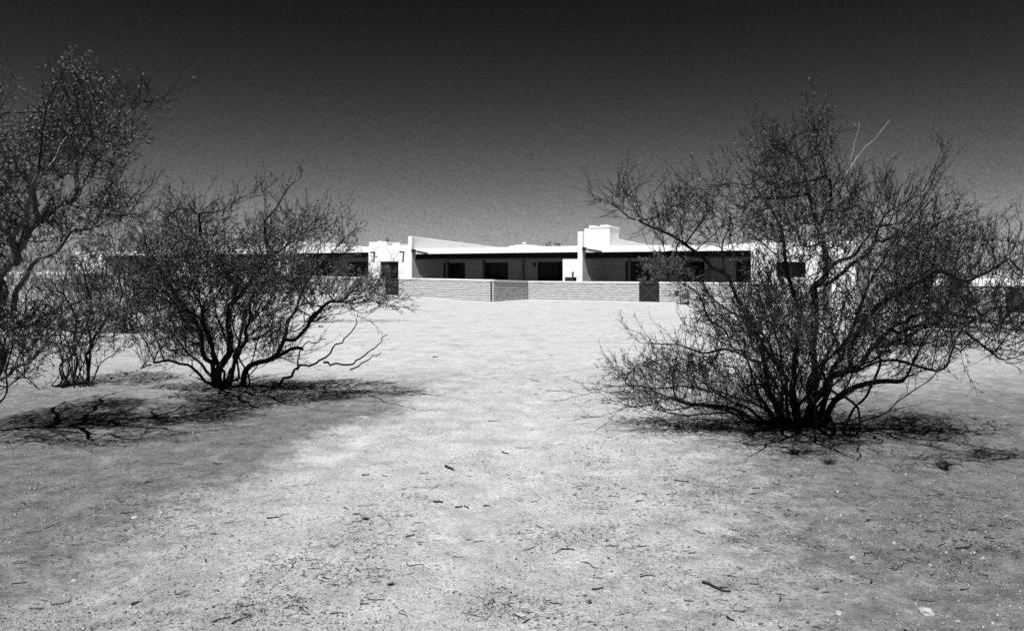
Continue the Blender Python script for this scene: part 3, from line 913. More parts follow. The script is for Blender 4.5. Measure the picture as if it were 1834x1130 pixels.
    if leaves:
        nl = ns * leaves
        ti = np.repeat(np.arange(ns), leaves)
        f = rng_.uniform(0.1, 2.0, nl); a = np.minimum(f.astype(int), 1); fr = (f - a)[:, None]
        C = P2[ti, a] * (1 - fr) + P2[ti, a + 1] * fr
        C = C + rng_.normal(0, leaf[0] * 0.45, C.shape)
        dens = np.array([noise.noise((q[0] * 2.2, q[1] * 2.6, q[2] * 2.6)) for q in P[:, 2]])
        keep = rng_.random(nl) < np.clip(0.5 + 3.0 * dens[si][ti], 0.04, 1)
        if leaf_low:
            keep &= rng_.random(nl) < np.clip((C[:, 2] - leaf_low * 0.5) / leaf_low + 0.15, 0.15, 1)
        C = C[keep]; nl = len(C)
        Dv = rng_.normal(0, 1, (nl, 3)); Dv /= np.linalg.norm(Dv, axis=1, keepdims=True)
        W = np.cross(Dv, rng_.normal(0, 1, (nl, 3))); W /= np.linalg.norm(W, axis=1, keepdims=True) + 1e-9
        sc = rng_.uniform(0.6, 1.35, nl)[:, None]
        V = np.stack([C - Dv * leaf[0] * sc * 0.5, C + W * leaf[1] * sc * 0.5, C + Dv * leaf[0] * sc * 0.5, C - W * leaf[1] * sc * 0.5], 1)
        Q = np.arange(nl * 4).reshape(-1, 4)
        link_mesh('crown', np_mesh('crown', V.reshape(-1, 3) - bv, Q, smooth_shade=False), leafm, root)
    print(name, label[:40], 'nodes', n, 'twigs', len(src), ns, 'leaves', nl if leaves else 0)
    return root

LEAN = [0.0, 700.0]     # metres toward the viewer per 500 px of height above the foot of the tree
def limb(Yb, pts, r0, r1):
    """pts (px, py, dY): each joint stands dY metres beyond the tree's own distance"""
    out = []
    for p in pts:
        dy = (p[2] if len(p) > 2 else 0.0) - LEAN[0] * min(1.0, max(0.0, (LEAN[1] - p[1]) / 300.0))
        q = at(p[0], p[1], Yb + dy); out.append((q.x, q.y, max(q.z, 0.01) if len(out) else q.z - 0.06))
    return (out, r0, r1)

def stems(base, attr, n, rng_, r0, r1, spread=0.12, frac=(0.45, 0.85), sag=0.25):
    out = []
    for i in range(n):
        t = attr[rng_.integers(len(attr))]; f = rng_.uniform(*frac)
        b = np.array(base) + np.array([rng_.normal(0, spread), rng_.normal(0, spread), -0.06])
        e = b + (t - b) * f; e[2] = max(e[2], 0.1)
        k = b + (e - b) * 0.45 + np.array([rng_.normal(0, 0.08), rng_.normal(0, 0.08), rng_.uniform(-0.05, sag) * (e[2] + 0.2)])
        k[2] = max(k[2], 0.05)
        out.append(([tuple(b), tuple(k), tuple(e)], r0 * rng_.uniform(0.7, 1.2), r1))
    return out

# --- big shrubby tree on the right
Y = 8.15
LEAN[:] = [1.0, 765.0]
rg = np.random.default_rng(11)
A = crown_points([
    ([(1090, 362), (1130, 340), (1165, 380), (1210, 360), (1262, 325), (1325, 375), (1358, 240), (1405, 255), (1460, 190), (1510, 262), (1555, 335),
      (1605, 330), (1690, 262), (1700, 335), (1757, 340), (1745, 400), (1805, 432), (1840, 440), (1850, 520), (1834, 560), (1780, 625), (1700, 640), (1630, 655), (1540, 640),
      (1450, 700), (1350, 650), (1262, 560), (1190, 500), (1150, 450)], 10000, -0.1, 1.0),
    ([(1085, 700), (1110, 665), (1180, 640), (1290, 650), (1390, 690), (1400, 757), (1250, 748), (1110, 742)], 2600, 0.3, 0.5),
    ([(1240, 600), (1300, 560), (1380, 600), (1400, 700), (1300, 680)], 1500, -0.2, 0.6),
    ([(1100, 735), (1180, 660), (1300, 660), (1400, 700), (1410, 757), (1280, 752)], 1000, -0.2, 0.5),
    ([(1290, 745), (1320, 660), (1400, 620), (1520, 640), (1530, 700), (1440, 752)], 2600, -0.1, 0.7),
    ([(1540, 650), (1640, 640), (1690, 665), (1600, 690)], 250, -0.2, 0.4),
    ([(1600, 560), (1700, 530), (1845, 535), (1860, 612), (1780, 640), (1700, 645), (1620, 640)], 2800, -1.3, 0.5),
    ([(1330, 540), (1560, 540), (1610, 630), (1500, 690), (1380, 690), (1320, 620)], 3200, -0.9, 0.5)],
    rg, Y, 1.8, 1.5, -0.06)
limbs = [
    limb(Y, [(1452, 768), (1462, 690), (1460, 610), (1456, 540), (1452, 500), (1474, 478), (1476, 447), (1471, 413), (1475, 379), (1486, 345), (1488, 312), (1470, 250), (1462, 200)], 0.062, 0.004),
    limb(Y, [(1405, 765), (1378, 690, .1), (1352, 620, .2), (1330, 557, .3), (1313, 519, .3), (1303, 496, .3), (1271, 483, .3), (1241, 455, .2), (1187, 405, .1), (1102, 362, 0), (1074, 352, 0)], 0.048, 0.004),
    limb(Y, [(1271, 483, .3), (1241, 470, .2), (1220, 462, .1), (1180, 470, 0)], 0.02, 0.004),
    limb(Y, [(1396, 762), (1350, 670, -.3), (1310, 600, -.5), (1294, 568, -.5), (1266, 543, -.5), (1255, 529, -.5), (1229, 515, -.5), (1190, 506, -.5)], 0.032, 0.004),
    limb(Y, [(1425, 768), (1428, 700, -.3), (1424, 630, -.4), (1430, 560, -.5), (1415, 500, -.6), (1400, 430, -.6), (1375, 380, -.6), (1345, 330, -.5)], 0.055, 0.005),
    limb(Y, [(1471, 413), (1455, 380, -.1), (1440, 345, -.1), (1418, 303, -.1), (1355, 262, -.1)], 0.022, 0.003),
    limb(Y, [(1474, 478), (1505, 470, .1), (1530, 462, .2), (1545, 440, .2), (1580, 400, .3)], 0.035, 0.005),
    limb(Y, [(1452, 500), (1500, 508, -.1), (1545, 480, -.2), (1560, 455, -.2), (1575, 410, -.2)], 0.022, 0.004),
    limb(Y, [(1440, 762), (1482, 689, -.1), (1524, 663, -.2), (1566, 613, -.3), (1604, 583, -.3), (1651, 566, -.8), (1690, 558, -0.9), (1740, 570, -1.2), (1800, 590, -1.5)], 0.055, 0.004),
    limb(Y, [(1524, 663, -.2), (1560, 560, -.2), (1610, 530, -.2), (1649, 511, -.2), (1684, 490, -.3), (1719, 502, -.3), (1766, 493, -.3), (1807, 476, -.3), (1824, 444, -.3)], 0.035, 0.004),
    limb(Y, [(1455, 765), (1500, 630, .2), (1540, 530, .4), (1590, 440, .6), (1640, 370, .7), (1685, 290, .7)], 0.045, 0.004),
    limb(Y, [(1475, 760), (1500, 728, -.1), (1530, 710, -.15), (1556, 698, -.2), (1580, 692, -.2), (1610, 695, -.2)], 0.05, 0.03),
    limb(Y, [(1430, 765), (1450, 690, -.7), (1500, 620, -1.2), (1570, 560, -1.6), (1640, 540, -1.8)], 0.035, 0.004),
    limb(Y, [(1410, 765), (1390, 690, -.7), (1360, 600, -1.2), (1330, 520, -1.5)], 0.03, 0.004),
    limb(Y, [(1440, 765), (1470, 660, .8), (1510, 560, 1.3), (1560, 470, 1.6)], 0.04, 0.004),
    limb(Y, [(1420, 765), (1400, 660, .8), (1370, 560, 1.3), (1320, 470, 1.6)], 0.035, 0.004),
    limb(Y, [(1400, 765), (1340, 735, .3), (1270, 705, .5), (1200, 690, .6), (1120, 662, .6), (1100, 655, .6)], 0.025, 0.003),
    limb(Y, [(1395, 768), (1320, 752, .3), (1240, 735, .5), (1150, 715, .5), (1085, 695, .5), (1050, 692, .5)], 0.02, 0.003),
    limb(Y, [(1340, 735, .3), (1280, 740, .2), (1200, 730, .2), (1110, 733, .2), (1060, 748, .1)], 0.016, 0.003),
    limb(Y, [(1352, 640, .2), (1320, 625, .1), (1270, 628, 0), (1225, 618, 0), (1165, 628, 0)], 0.016, 0.003),
    limb(Y, [(1566, 613, -.3), (1640, 600, -.8), (1720, 612, -1.2), (1790, 622, -1.5), (1830, 606, -1.6)], 0.022, 0.004),
    limb(Y, [(1600, 590, -.3), (1690, 575, -.6), (1770, 560, -.9), (1832, 545, -1.0)], 0.022, 0.004),
    limb(Y, [(1524, 663, -.2), (1560, 650, -.3), (1610, 655, -.4), (1660, 668, -.4), (1690, 664, -.4)], 0.014, 0.003),
]
b = gpt(1430, 762)
limbs += stems((b.x, Y, 0.02), A, 20, rg, 0.018, 0.004, 0.22)
plant('desert_tree', 'large dark many stemmed thorny tree on the right with twigs sprawling over the sand', 'tree', (b.x, Y, 0), limbs, A, 0.058, 0.8, 0.078, 21, scaffold=420,
      twigs=(1, 0.58), twig_len=(0.14, 0.36), leaves=3, leaf=(0.016, 0.009), leaf_low=0.35,
      dead=[limb(Y, [(1310, 694, -.6), (1340, 645, -.65), (1362, 612, -.7)], 0.011, 0.008), limb(Y, [(1487, 345), (1520, 305), (1542, 275), (1560, 255), (1594, 214)], 0.0045, 0.002), limb(Y, [(1520, 305), (1527, 270), (1536, 245), (1539, 218)], 0.0035, 0.002)])

# --- tree left of the track
Y = 10.9
LEAN[:] = [1.3, 693.0]
rg = np.random.default_rng(12)
A = crown_points([
    ([(225, 460), (275, 390), (335, 340), (400, 390), (440, 350), (500, 335), (560, 325), (588, 375), (640, 415), (640, 455), (600, 478), (545, 500),
      (500, 520), (470, 600), (430, 650), (330, 650), (262, 665), (232, 600)], 8600, 0, 1.0),
    ([(540, 500), (600, 505), (690, 500), (697, 560), (645, 575), (570, 562), (530, 560)], 2000, -0.6, 0.6),
    ([(440, 600), (520, 575), (530, 640), (470, 660)], 450, 0.2, 0.5),
    ([(215, 560), (260, 470), (400, 430), (520, 460), (560, 540), (470, 640), (300, 650)], 2600, -0.9, 0.6)],
    rg, Y, 2.0, 1.5, -0.08)
limbs = [
    limb(Y, [(397, 696), (400, 650), (404, 609), (405, 565), (422, 536), (448, 495), (485, 459), (517, 438), (550, 410), (580, 385)], 0.085, 0.006),
    limb(Y, [(422, 536), (418, 515), (414, 499), (391, 471), (371, 447), (357, 418), (350, 373), (342, 335)], 0.04, 0.004),
    limb(Y, [(485, 459), (481, 434, -.2), (493, 398, -.3), (517, 361, -.4), (546, 330, -.4)], 0.035, 0.004),
    limb(Y, [(390, 694), (375, 655, -.2), (363, 626, -.4), (359, 585, -.5), (322, 528, -.6), (285, 465, -.6), (255, 420, -.6)], 0.05, 0.004),
    limb(Y, [(432, 694), (438, 675), (452, 654), (493, 634), (522, 605), (526, 565), (532, 528), (545, 500), (575, 470), (610, 440)], 0.065, 0.005),
    limb(Y, [(522, 605), (550, 568, -.3), (566, 544, -.5), (603, 532, -.9), (648, 520, -1.4), (688, 516, -1.8)], 0.035, 0.004),
    limb(Y, [(493, 634), (515, 627, -.1), (540, 618, -.15), (545, 624, -.2)], 0.04, 0.03),
    limb(Y, [(405, 694), (420, 620, .8), (440, 550, 1.3), (470, 480, 1.6), (480, 420, 1.7)], 0.045, 0.004),
    limb(Y, [(395, 694), (380, 620, -.9), (360, 540, -1.5), (340, 470, -1.8)], 0.035, 0.004),
    limb(Y, [(405, 694), (430, 630, -.9), (450, 560, -1.5), (470, 480, -1.7)], 0.035, 0.004),
    limb(Y, [(390, 694), (350, 640, .7), (300, 570, 1.2), (260, 500, 1.5)], 0.04, 0.004),
    limb(Y, [(395, 690), (340, 660, -.2), (300, 650, -.3), (250, 662, -.3), (225, 668, -.3)], 0.02, 0.003),
]
b = gpt(405, 693)
limbs += stems((b.x, Y, 0.02), A, 7, rg, 0.02, 0.004, 0.2)
plant('desert_tree', 'rounded small leaved tree left of the track, bare dead limb reaching along the ground', 'tree', (b.x, Y, 0), limbs, A, 0.066, 0.9, 0.088, 22, scaffold=380,
      twigs=(1, 0.58), twig_len=(0.13, 0.36), leaves=5, leaf=(0.02, 0.011), leafm=M_LEAF_PALE, tip_r=0.0031, leaf_low=0.9,
      dead=[(*limb(Y, [(470, 696), (497, 688, -.1), (520, 672, -.2), (533, 655, -.2), (548, 656, -.2), (566, 650, -.2), (580, 641, -.2), (590, 636, -.2), (596, 624, -.2), (612, 614, -.2), (626, 597, -.2), (633, 588, -.2), (638, 571, -.2)], 0.022, 0.006), 1),
            (*limb(Y, [(580, 641, -.2), (592, 652, -.3), (610, 653, -.3), (627, 654, -.4), (638, 646, -.4), (654, 637, -.4), (672, 624, -.4), (680, 613, -.4), (694, 599, -.4)], 0.015, 0.005), 1),
            (*limb(Y, [(627, 654, -.4), (648, 651, -.45), (662, 641, -.5), (683, 632, -.55)], 0.01, 0.005), 1),
            (*limb(Y, [(533, 655, -.2), (536, 640, -.2), (541, 622, -.2), (560, 612, -.3), (584, 607, -.3)], 0.012, 0.005), 1),
            (*limb(Y, [(440, 697), (520, 703, -.3), (575, 710, -.5), (590, 722, -.6), (615, 716, -.6)], 0.014, 0.006), 1)])

# --- tall tree leaning in from the left edge
Y = 7.8
LEAN[:] = [0.4, 770.0]
rg = np.random.default_rng(13)
A = crown_points([
    ([(-260, 200), (-120, 130), (0, 170), (45, 200), (98, 140), (165, 132), (172, 170), (205, 155), (262, 132), (292, 160), (338, 148), (295, 222), (262, 232), (268, 275), (240, 300),
      (262, 355), (225, 400), (140, 430), (60, 470), (-20, 500), (-200, 480)], 9300, 0, 1.0),
    ([(-150, 600), (0, 560), (110, 560), (60, 640), (50, 690), (-100, 700)], 1100, 0.1, 0.6),
    ([(-150, 590), (40, 575), (200, 560), (215, 600), (80, 650), (-150, 660)], 1500, -0.7, 0.6)],
    rg, Y, 1.9, 1.4, -0.13)
limbs = [
    limb(Y, [(-60, 775), (-22, 660), (3, 575), (12, 525), (32, 470), (48, 414), (78, 393), (105, 378), (132, 360), (144, 321), (153, 285), (164, 257), (205, 242), (229, 209), (250, 194), (289, 185), (334, 155)], 0.085, 0.003),
    limb(Y, [(78, 393), (72, 380, -.1), (63, 336, -.2), (45, 312, -.3), (27, 279, -.3), (0, 254, -.3)], 0.035, 0.004),
    limb(Y, [(45, 312, -.3), (33, 273, -.2), (18, 224, -.1), (0, 191, 0), (-20, 160, 0)], 0.028, 0.003),
    limb(Y, [(132, 360), (160, 330, .2), (186, 290, .3), (210, 278, .3), (250, 260, .3)], 0.022, 0.003),
    limb(Y, [(132, 360), (150, 369, -.2), (210, 372, -.4), (250, 372, -.5), (270, 357, -.5)], 0.022, 0.003),
    limb(Y, [(20, 560), (42, 527, -.1), (51, 505, -.2), (61, 476, -.2), (82, 461, -.3), (105, 435, -.3), (145, 418, -.4), (200, 400, -.5)], 0.045, 0.004),
    limb(Y, [(-25, 680), (0, 656, -.1), (22, 642, -.2), (67, 630, -.3), (104, 612, -.3), (121, 578, -.3)], 0.028, 0.004),
    limb(Y, [(-30, 690), (10, 670, -.3), (50, 690, -.6), (60, 700, -.7)], 0.02, 0.004),
    limb(Y, [(-10, 600), (-60, 500, .3), (-110, 400, .6), (-150, 280, .7)], 0.06, 0.005),
    limb(Y, [(12, 525), (-20, 420, .6), (-40, 330, 1.0), (-30, 230, 1.3), (20, 160, 1.4)], 0.05, 0.004),
    limb(Y, [(32, 470), (60, 380, -.6), (85, 300, -1.0), (100, 220, -1.2), (120, 150, -1.2)], 0.045, 0.004),
    limb(Y, [(5, 560), (-30, 480, -.8), (-60, 380, -1.3), (-80, 280, -1.5)], 0.045, 0.004),
    limb(Y, [(78, 393), (110, 300, .5), (125, 230, .8), (140, 160, .9)], 0.03, 0.004),
]
b = at(-60, 775, Y)
limbs += stems((b.x, Y, 0.02), A, 8, rg, 0.02, 0.004, 0.15)
plant('desert_tree', 'tall leaning tree cut off by the left edge, sunlit pale bark on its curved trunk', 'tree', (b.x, Y, 0), limbs, A, 0.06, 0.85, 0.082, 23, scaffold=420,
      twigs=(1, 0.58), twig_len=(0.12, 0.32), leaves=5, leaf=(0.021, 0.012), bark=M_BARK_PALE, leafm=M_LEAF_PALE, leaf_low=1.2,
      dead=[limb(Y, [(88, 285, -.4), (110, 260, -.4), (128, 237, -.4)], 0.007, 0.005), limb(Y, [(128, 237, -.4), (140, 255, -.3), (155, 278, -.2)], 0.006, 0.007), limb(Y, [(99, 378, -.2), (96, 362, -.25), (88, 345, -.3)], 0.014, 0.008)])

LEAN[0] = 0.0
# --- small many stemmed shrub between the two left trees
def shrub_at(name, label, cat, px, py, Yb, polys, nst, seed, dmax=1.0, r0=0.016, step=0.08, kill=0.12, leaves=4, leaf=(0.016, 0.008), leafm=None, bark=None, tip_r=0.0030, thr=-0.2,
             twig_len=(0.06, 0.2), twigs=(1, 0.8), group=None, spread=0.1, zoff=None, leaf_low=0.0, infl=0.9):
    rg = np.random.default_rng(seed)
    A = crown_points(polys, rg, Yb, dmax, 1.4, thr)
    X = (px - CX) * Yb / F
    z = gz(X, Yb) if zoff is None else zoff
    A = A[A[:, 2] > z + 0.05]
    st = stems((X, Yb, z), A, nst, rg, r0, 0.004, spread, (0.35, 0.75), 0.08)
    return plant(name, label, cat, (X, Yb, z), st, A, step, infl, kill, seed + 100, tip_r=tip_r, leaves=leaves, leaf=leaf, leafm=leafm, bark=bark, twig_len=twig_len, twigs=twigs, group=group, leaf_low=leaf_low)

shrub_at('desert_shrub', 'small shrub with a fan of bare dark stems between the two left trees', 'shrub', 135, 690, 11.1,
         [([(62, 610), (70, 520), (100, 450), (190, 430), (245, 500), (243, 600), (190, 640), (90, 640)], 3200, 0, 1.0), ([(190, 640), (235, 610), (240, 640)], 40, 0, .4)], 30, 31, 0.8, 0.017, 0.065, 0.09, leaves=3, spread=0.13, leaf_low=0.9)
shrub_at('desert_shrub', 'dense grey bush standing farther back behind the fan stemmed shrub', 'shrub', 232, 596, 20.4,
         [([(115, 560), (125, 470), (170, 395), (260, 380), (330, 420), (350, 520), (330, 585), (200, 590)], 3000, 0, 1.0)], 22, 32, 1.8, 0.03, 0.11, 0.14, 7, (0.03, 0.016), None, twig_len=(0.12, 0.35), tip_r=0.003, infl=1.4)
shrub_at('desert_shrub', 'small bush in the middle distance behind the right limb of the rounded tree', 'shrub', 553, 577, 24.5,
         [([(510, 545), (545, 490), (600, 478), (650, 490), (700, 492), (714, 520), (690, 545), (600, 560)], 1200, 0, 1.0)], 12, 33, 1.5, 0.04, 0.14, 0.18, 4, (0.034, 0.018), None, twig_len=(0.12, 0.35), tip_r=0.003, infl=1.6, thr=-0.1)
shrub_at('desert_shrub', 'far left bush in front of the house row, behind the leaning trunk', 'shrub', 40, 588, 22.0,
         [([(-60, 580), (-50, 500), (0, 455), (60, 470), (110, 500), (120, 580)], 2200, 0, 1.0)], 18, 34, 1.8, 0.03, 0.12, 0.15, 7, (0.03, 0.016), None, twig_len=(0.12, 0.35), tip_r=0.003, infl=1.6)
shrub_at('desert_shrub', 'dark dense bush behind the right side of the big right tree', 'shrub', 1625, 618, 17.0,
         [([(1520, 600), (1535, 480), (1580, 420), (1660, 410), (1730, 470), (1760, 560), (1740, 610), (1600, 615)], 3600, 0, 1.0)], 22, 35, 1.7, 0.03, 0.10, 0.13, 6, (0.026, 0.014), M_LEAF, twig_len=(0.1, 0.3), tip_r=0.0026, infl=1.4)
shrub_at('desert_shrub', 'low dark bush at the right edge below the distant house', 'shrub', 1790, 556, 34.0,
         [([(1715, 555), (1730, 528), (1780, 520), (1850, 518), (1880, 555)], 1600, 0, 1.0)], 16, 36, 1.8, 0.03, 0.18, 0.22, 10, (0.05, 0.03), M_LEAF_DARK, twig_len=(0.15, 0.4), tip_r=0.004, infl=2.0)
shrub_at('desert_shrub', 'low dark bush left of the distant house, behind the big right tree', 'shrub', 1680, 553, 36.0,
         [([(1600, 552), (1620, 524), (1680, 518), (1740, 522), (1750, 552)], 1600, 0, 1.0)], 16, 37, 1.8, 0.03, 0.18, 0.22, 10, (0.05, 0.03), M_LEAF_DARK, twig_len=(0.15, 0.4), tip_r=0.004, infl=2.0)
shrub_at('desert_shrub', 'leafy patio bush rising behind the block wall by the cross braced gate', 'shrub', 1190, 538, 42.6,
         [([(1146, 505), (1150, 470), (1180, 455), (1225, 462), (1245, 505), (1230, 525), (1160, 525)], 900, 0.0, 1.0)], 14, 38, 0.9, 0.03, 0.13, 0.14, 8, (0.05, 0.03), M_LEAF, twig_len=(0.12, 0.35), tip_r=0.004, infl=1.4)
shrub_at('desert_shrub', 'tiny bare sapling alone on the sand near the right edge', 'shrub', 1802, 592, 21.0,
         [([(1790, 588), (1794, 572), (1802, 560), (1810, 575), (1812, 588)], 50, 0, 0.2)], 4, 39, 0.2, 0.012, 0.1, 0.12, 3, (0.03, 0.016), M_LEAF_DARK, tip_r=0.004)
for i, (px, Yb, w, top) in enumerate(((697, 82, 14, 434), (990, 90, 26, 436), (60, 95, 60, 440), (-20, 110, 70, 446))):
    zb = float(gh((px - CX) * Yb / F, Yb)); pyb = HY + (EYE - zb) * F / Yb
    labs = ['tree whose top just shows over the roof beside the white block', 'wide tree whose top just shows over the roof left of the chimney',
            'distant tree beyond the left end of the house', 'farthest distant tree at the left edge']
    shrub_at('background_tree', labs[i], 'tree', px, pyb, Yb,
             [([(px - w, 475), (px - w * .8, top + 12), (px - w * .2, top), (px + w * .5, top + 3), (px + w, top + 14), (px + w, 475)], 420, 0, 1.0)], 5, 50 + i, 2.0, 0.12, 0.4, 0.5, 9, (0.12, 0.06), M_LEAF,
             tip_r=0.012, twig_len=(0.3, 0.8), infl=4.0, group='far trees beyond the house', zoff=zb)

# ------------------------------------------------------------------ stones and fallen sticks
def stone_mesh(seed, flat=0.6):
    bm = bmesh.new(); bmesh.ops.create_icosphere(bm, subdivisions=2, radius=0.5)
    r = random.Random(seed); o = r.uniform(0, 50)
    for v in bm.verts:
        q = v.co.normalized()
        f = 1 + 0.45 * noise.noise((q.x * 1.6 + o, q.y * 1.6, q.z * 1.6)) + 0.12 * noise.noise((q.x * 4 + o, q.y * 4, q.z * 4))
        v.co = Vector((q.x * f * 0.5, q.y * f * 0.38, q.z * f * 0.5 * flat))
    me = bpy.data.meshes.new('stone'); bm.to_mesh(me); bm.free()
    me.materials.append(M_STONE)
    return me
SM = [stone_mesh(s, f) for s, f in ((1, .6), (2, .8), (3, .5), (4, .7))]
def stone(px, py, w, label, group=None, k=0, rz=0.0):
    p = gpt(px, py); size = w * p.y / F
    o = bpy.data.objects.new('stone', SM[k % 4]); COL.objects.link(o)
    o.location = (p.x, p.y, gz(p.x, p.y) + size * 0.14); o.scale = (size, size, size); o.rotation_euler = (0.1 * k, 0.05 * k, rz)
    return props(o, label, 'stone', group)
stone(1660, 1095, 24, 'biggest pale stone, lying near the bottom right corner', None, 0, -0.5)
stone(722, 926, 13, 'white stone with a dark shadow lying in the middle of the worn track', None, 1, 0.3)
stone(1190, 1089, 14, 'flat topped pale stone near the bottom edge, right of the track', None, 2, 0.1)
stone(1502, 1102, 15, 'small white angular stone left of the biggest stone', None, 3, 0.8)
stone(1527, 999, 12, 'greyish round stone in the right gravel above the white angular one', None, 0, 0.2)
stone(242, 927, 13, 'pale flat stone on the dark gravel at left, left one of a close pair', None, 2, 0.4)
stone(289, 921, 9, 'small pale stone, right one of a close pair on the left gravel', None, 1, 0.9)
stone(133, 1031, 11, 'bright white stone alone near the lower left corner', None, 3, -0.4)
r = random.Random(5)
for i, (px, py) in enumerate([(1666, 1012), (1601, 970), (1716, 1105), (1141, 1105), (1259, 884), (1105, 957), (1427, 1017), (1424, 966), (405, 1013), (345, 780), (1238, 912), (1330, 900),
                              (1480, 930), (1570, 905), (1700, 925), (1760, 1000), (1622, 850), (1500, 880), (640, 1010), (602, 1020), (912, 1040), (900, 1062), (180, 800), (270, 760), (530, 830), (1790, 1085),
                              (1395, 1095), (1290, 990), (1375, 870), (1180, 850)]):
    stone(px, py, r.uniform(4, 8), 'small pale pebble scattered on the sandy ground', 'small pebbles on the sand', i, r.uniform(0, 3))

def stick_mesh(length, rad, seed, fork=False, bend=0.12):
    r = random.Random(seed); mb = MB(); n = 6
    pts = [Vector(((i / (n - 1) - 0.5) * length, bend * length * (math.sin(i * 1.1 + seed) * 0.6 + r.uniform(-0.3, 0.3)), rad * r.uniform(0.7, 1.4))) for i in range(n)]
    mb.tube(pts, rad, 6, rad * 0.55)
    if fork:
        q = pts[3]; mb.tube([q, q + Vector((length * 0.16, length * 0.09, rad * 0.6)), q + Vector((length * 0.3, length * 0.13, rad * 1.2))], rad * 0.7, 6, rad * 0.35)
    return mb
def stick(px, py, w, th, ang, label, group=None, fork=False, seed=0, bend=0.12):
    """w: length in photo pixels, ang: heading on the ground in degrees"""
    p = gpt(px, py); a = math.radians(ang); k = p.y / F
    fore = math.sqrt(math.cos(a) ** 2 + (math.sin(a) * EYE / p.y) ** 2)
    L = w * k / max(fore, 0.25)
    mb = stick_mesh(L, max(0.0022, th * k * 0.5), seed, fork, bend)
    o = mb.build('fallen_stick', M_DEADWOOD, None, 0, True)
    o.location = (p.x, p.y, gz(p.x, p.y) + 0.001); o.rotation_euler = (0, 0, a)
    return props(o, label, 'stick', group)
stick(1282, 1052, 44, 5.5, -45, 'thick forked dead stick near the bottom edge, right of the track', None, True, 1)
stick(1731, 977, 42, 3.5, 25, 'hooked dead stick on the gravel near the right edge', None, True, 2)
stick(805, 839, 17, 4.5, -55, 'short thick dark stick on the upper part of the track', None, False, 3, 0.03)
stick(785, 899, 18, 4, -12, 'short straight stick in the middle of the track', None, False, 4, 0.03)
stick(243, 1087, 10, 4, 62, 'stubby dark stick near the lower left corner', None, False, 5, 0.02)
stick(433, 1113, 28, 2.6, 58, 'bent dark stick at the bottom edge left of the track', None, False, 6)
stick(1056, 1009, 36, 2.2, 140, 'small forked twig with a bushy end right of the track', None, True, 7, 0.2)
stick(1071, 1051, 22, 3, 25, 'dark twig with a thick right end, below the small forked twig', None, False, 8, 0.06)
stick(742, 1008, 32, 1.8, -25, 'thin curved twig like a hook in the middle of the track', None, False, 9, 0.35)
stick(926, 1127, 52, 2.4, -8, 'long thin stick touching the bottom edge of the view', None, False, 10, 0.06)
stick(850, 1099, 40, 1.4, -38, 'long thin curved twig just above the bottom edge', None, False, 11, 0.12)
stick(1654, 1070, 36, 1.8, -10, 'pale thin stick lying above the biggest stone', None, False, 12, 0.03)
stick(390, 829, 15, 2.2, 20, 'curved light twig on the left gravel', None, False, 13, 0.3)
lst = [(655, 852, 12, 3, 30), (689, 854, 10, 2, -20), (822, 904, 14, 3, 20), (836, 904, 9, 3, -60), (872, 901, 12, 2.5, 5), (621, 913, 14, 2, -45), (735, 960, 14, 3, 50),
       (670, 1073, 40, 2.2, -10), (949, 983, 20, 1.8, 35), (943, 1108, 14, 3, 50), (723, 1094, 18, 1.6, -50), (653, 1082, 16, 2.4, 12), (584, 1039, 16, 2.4, -20), (904, 809, 13, 2.6, -50),
       (940, 802, 34, 1.2, 0), (1017, 983, 24, 2.5, -15), (1146, 899, 18, 2, 25), (1198, 938, 18, 1.5, -15), (1324, 1094, 20, 2.5, 0), (1308, 1110, 11, 4, -60), (1079, 919, 20, 1, -10),
       (1728, 1053, 16, 2.5, -5), (1775, 943, 12, 2.5, 0), (1558, 932, 14, 2, 0), (1666, 954, 14, 2, -15), (110, 1075, 28, 2.2, 35), (369, 1006, 10, 2, -60), (266, 864, 10, 3, 40), (93, 944, 16, 1.6, 60),
       (307, 831, 46, 1, -5), (397, 1114, 26, 2.2, 45), (35, 1044, 24, 2.2, 25), (386, 958, 16, 1.6, 5), (600, 983, 20, 1.6, 5), (560, 1010, 24, 1.6, 15), (1040, 870, 22, 1.2, 20), (1100, 890, 20, 1.4, -10),
       (860, 965, 22, 1.5, 20), (820, 990, 18, 1.3, 5), (760, 848, 16, 1.6, 5), (330, 1070, 26, 1.5, 30), (520, 1092, 22, 1.6, 30), (1600, 1018, 14, 2, -20), (1480, 1055, 12, 2, 10), (1240, 990, 14, 1.8, 25), (1375, 985, 16, 1.5, 0),
       (884, 756, 20, 1.5, 0), (780, 640, 10, 2, 0), (995, 700, 34, 1.4, -12), (960, 684, 16, 1.4, -30)]
for i, (px, py, w, th, an) in enumerate(lst):
    stick(px, py, w, th, an, 'thin dead twig lying on the pale sandy ground', 'small twigs on the sand', False, 20 + i, 0.12)

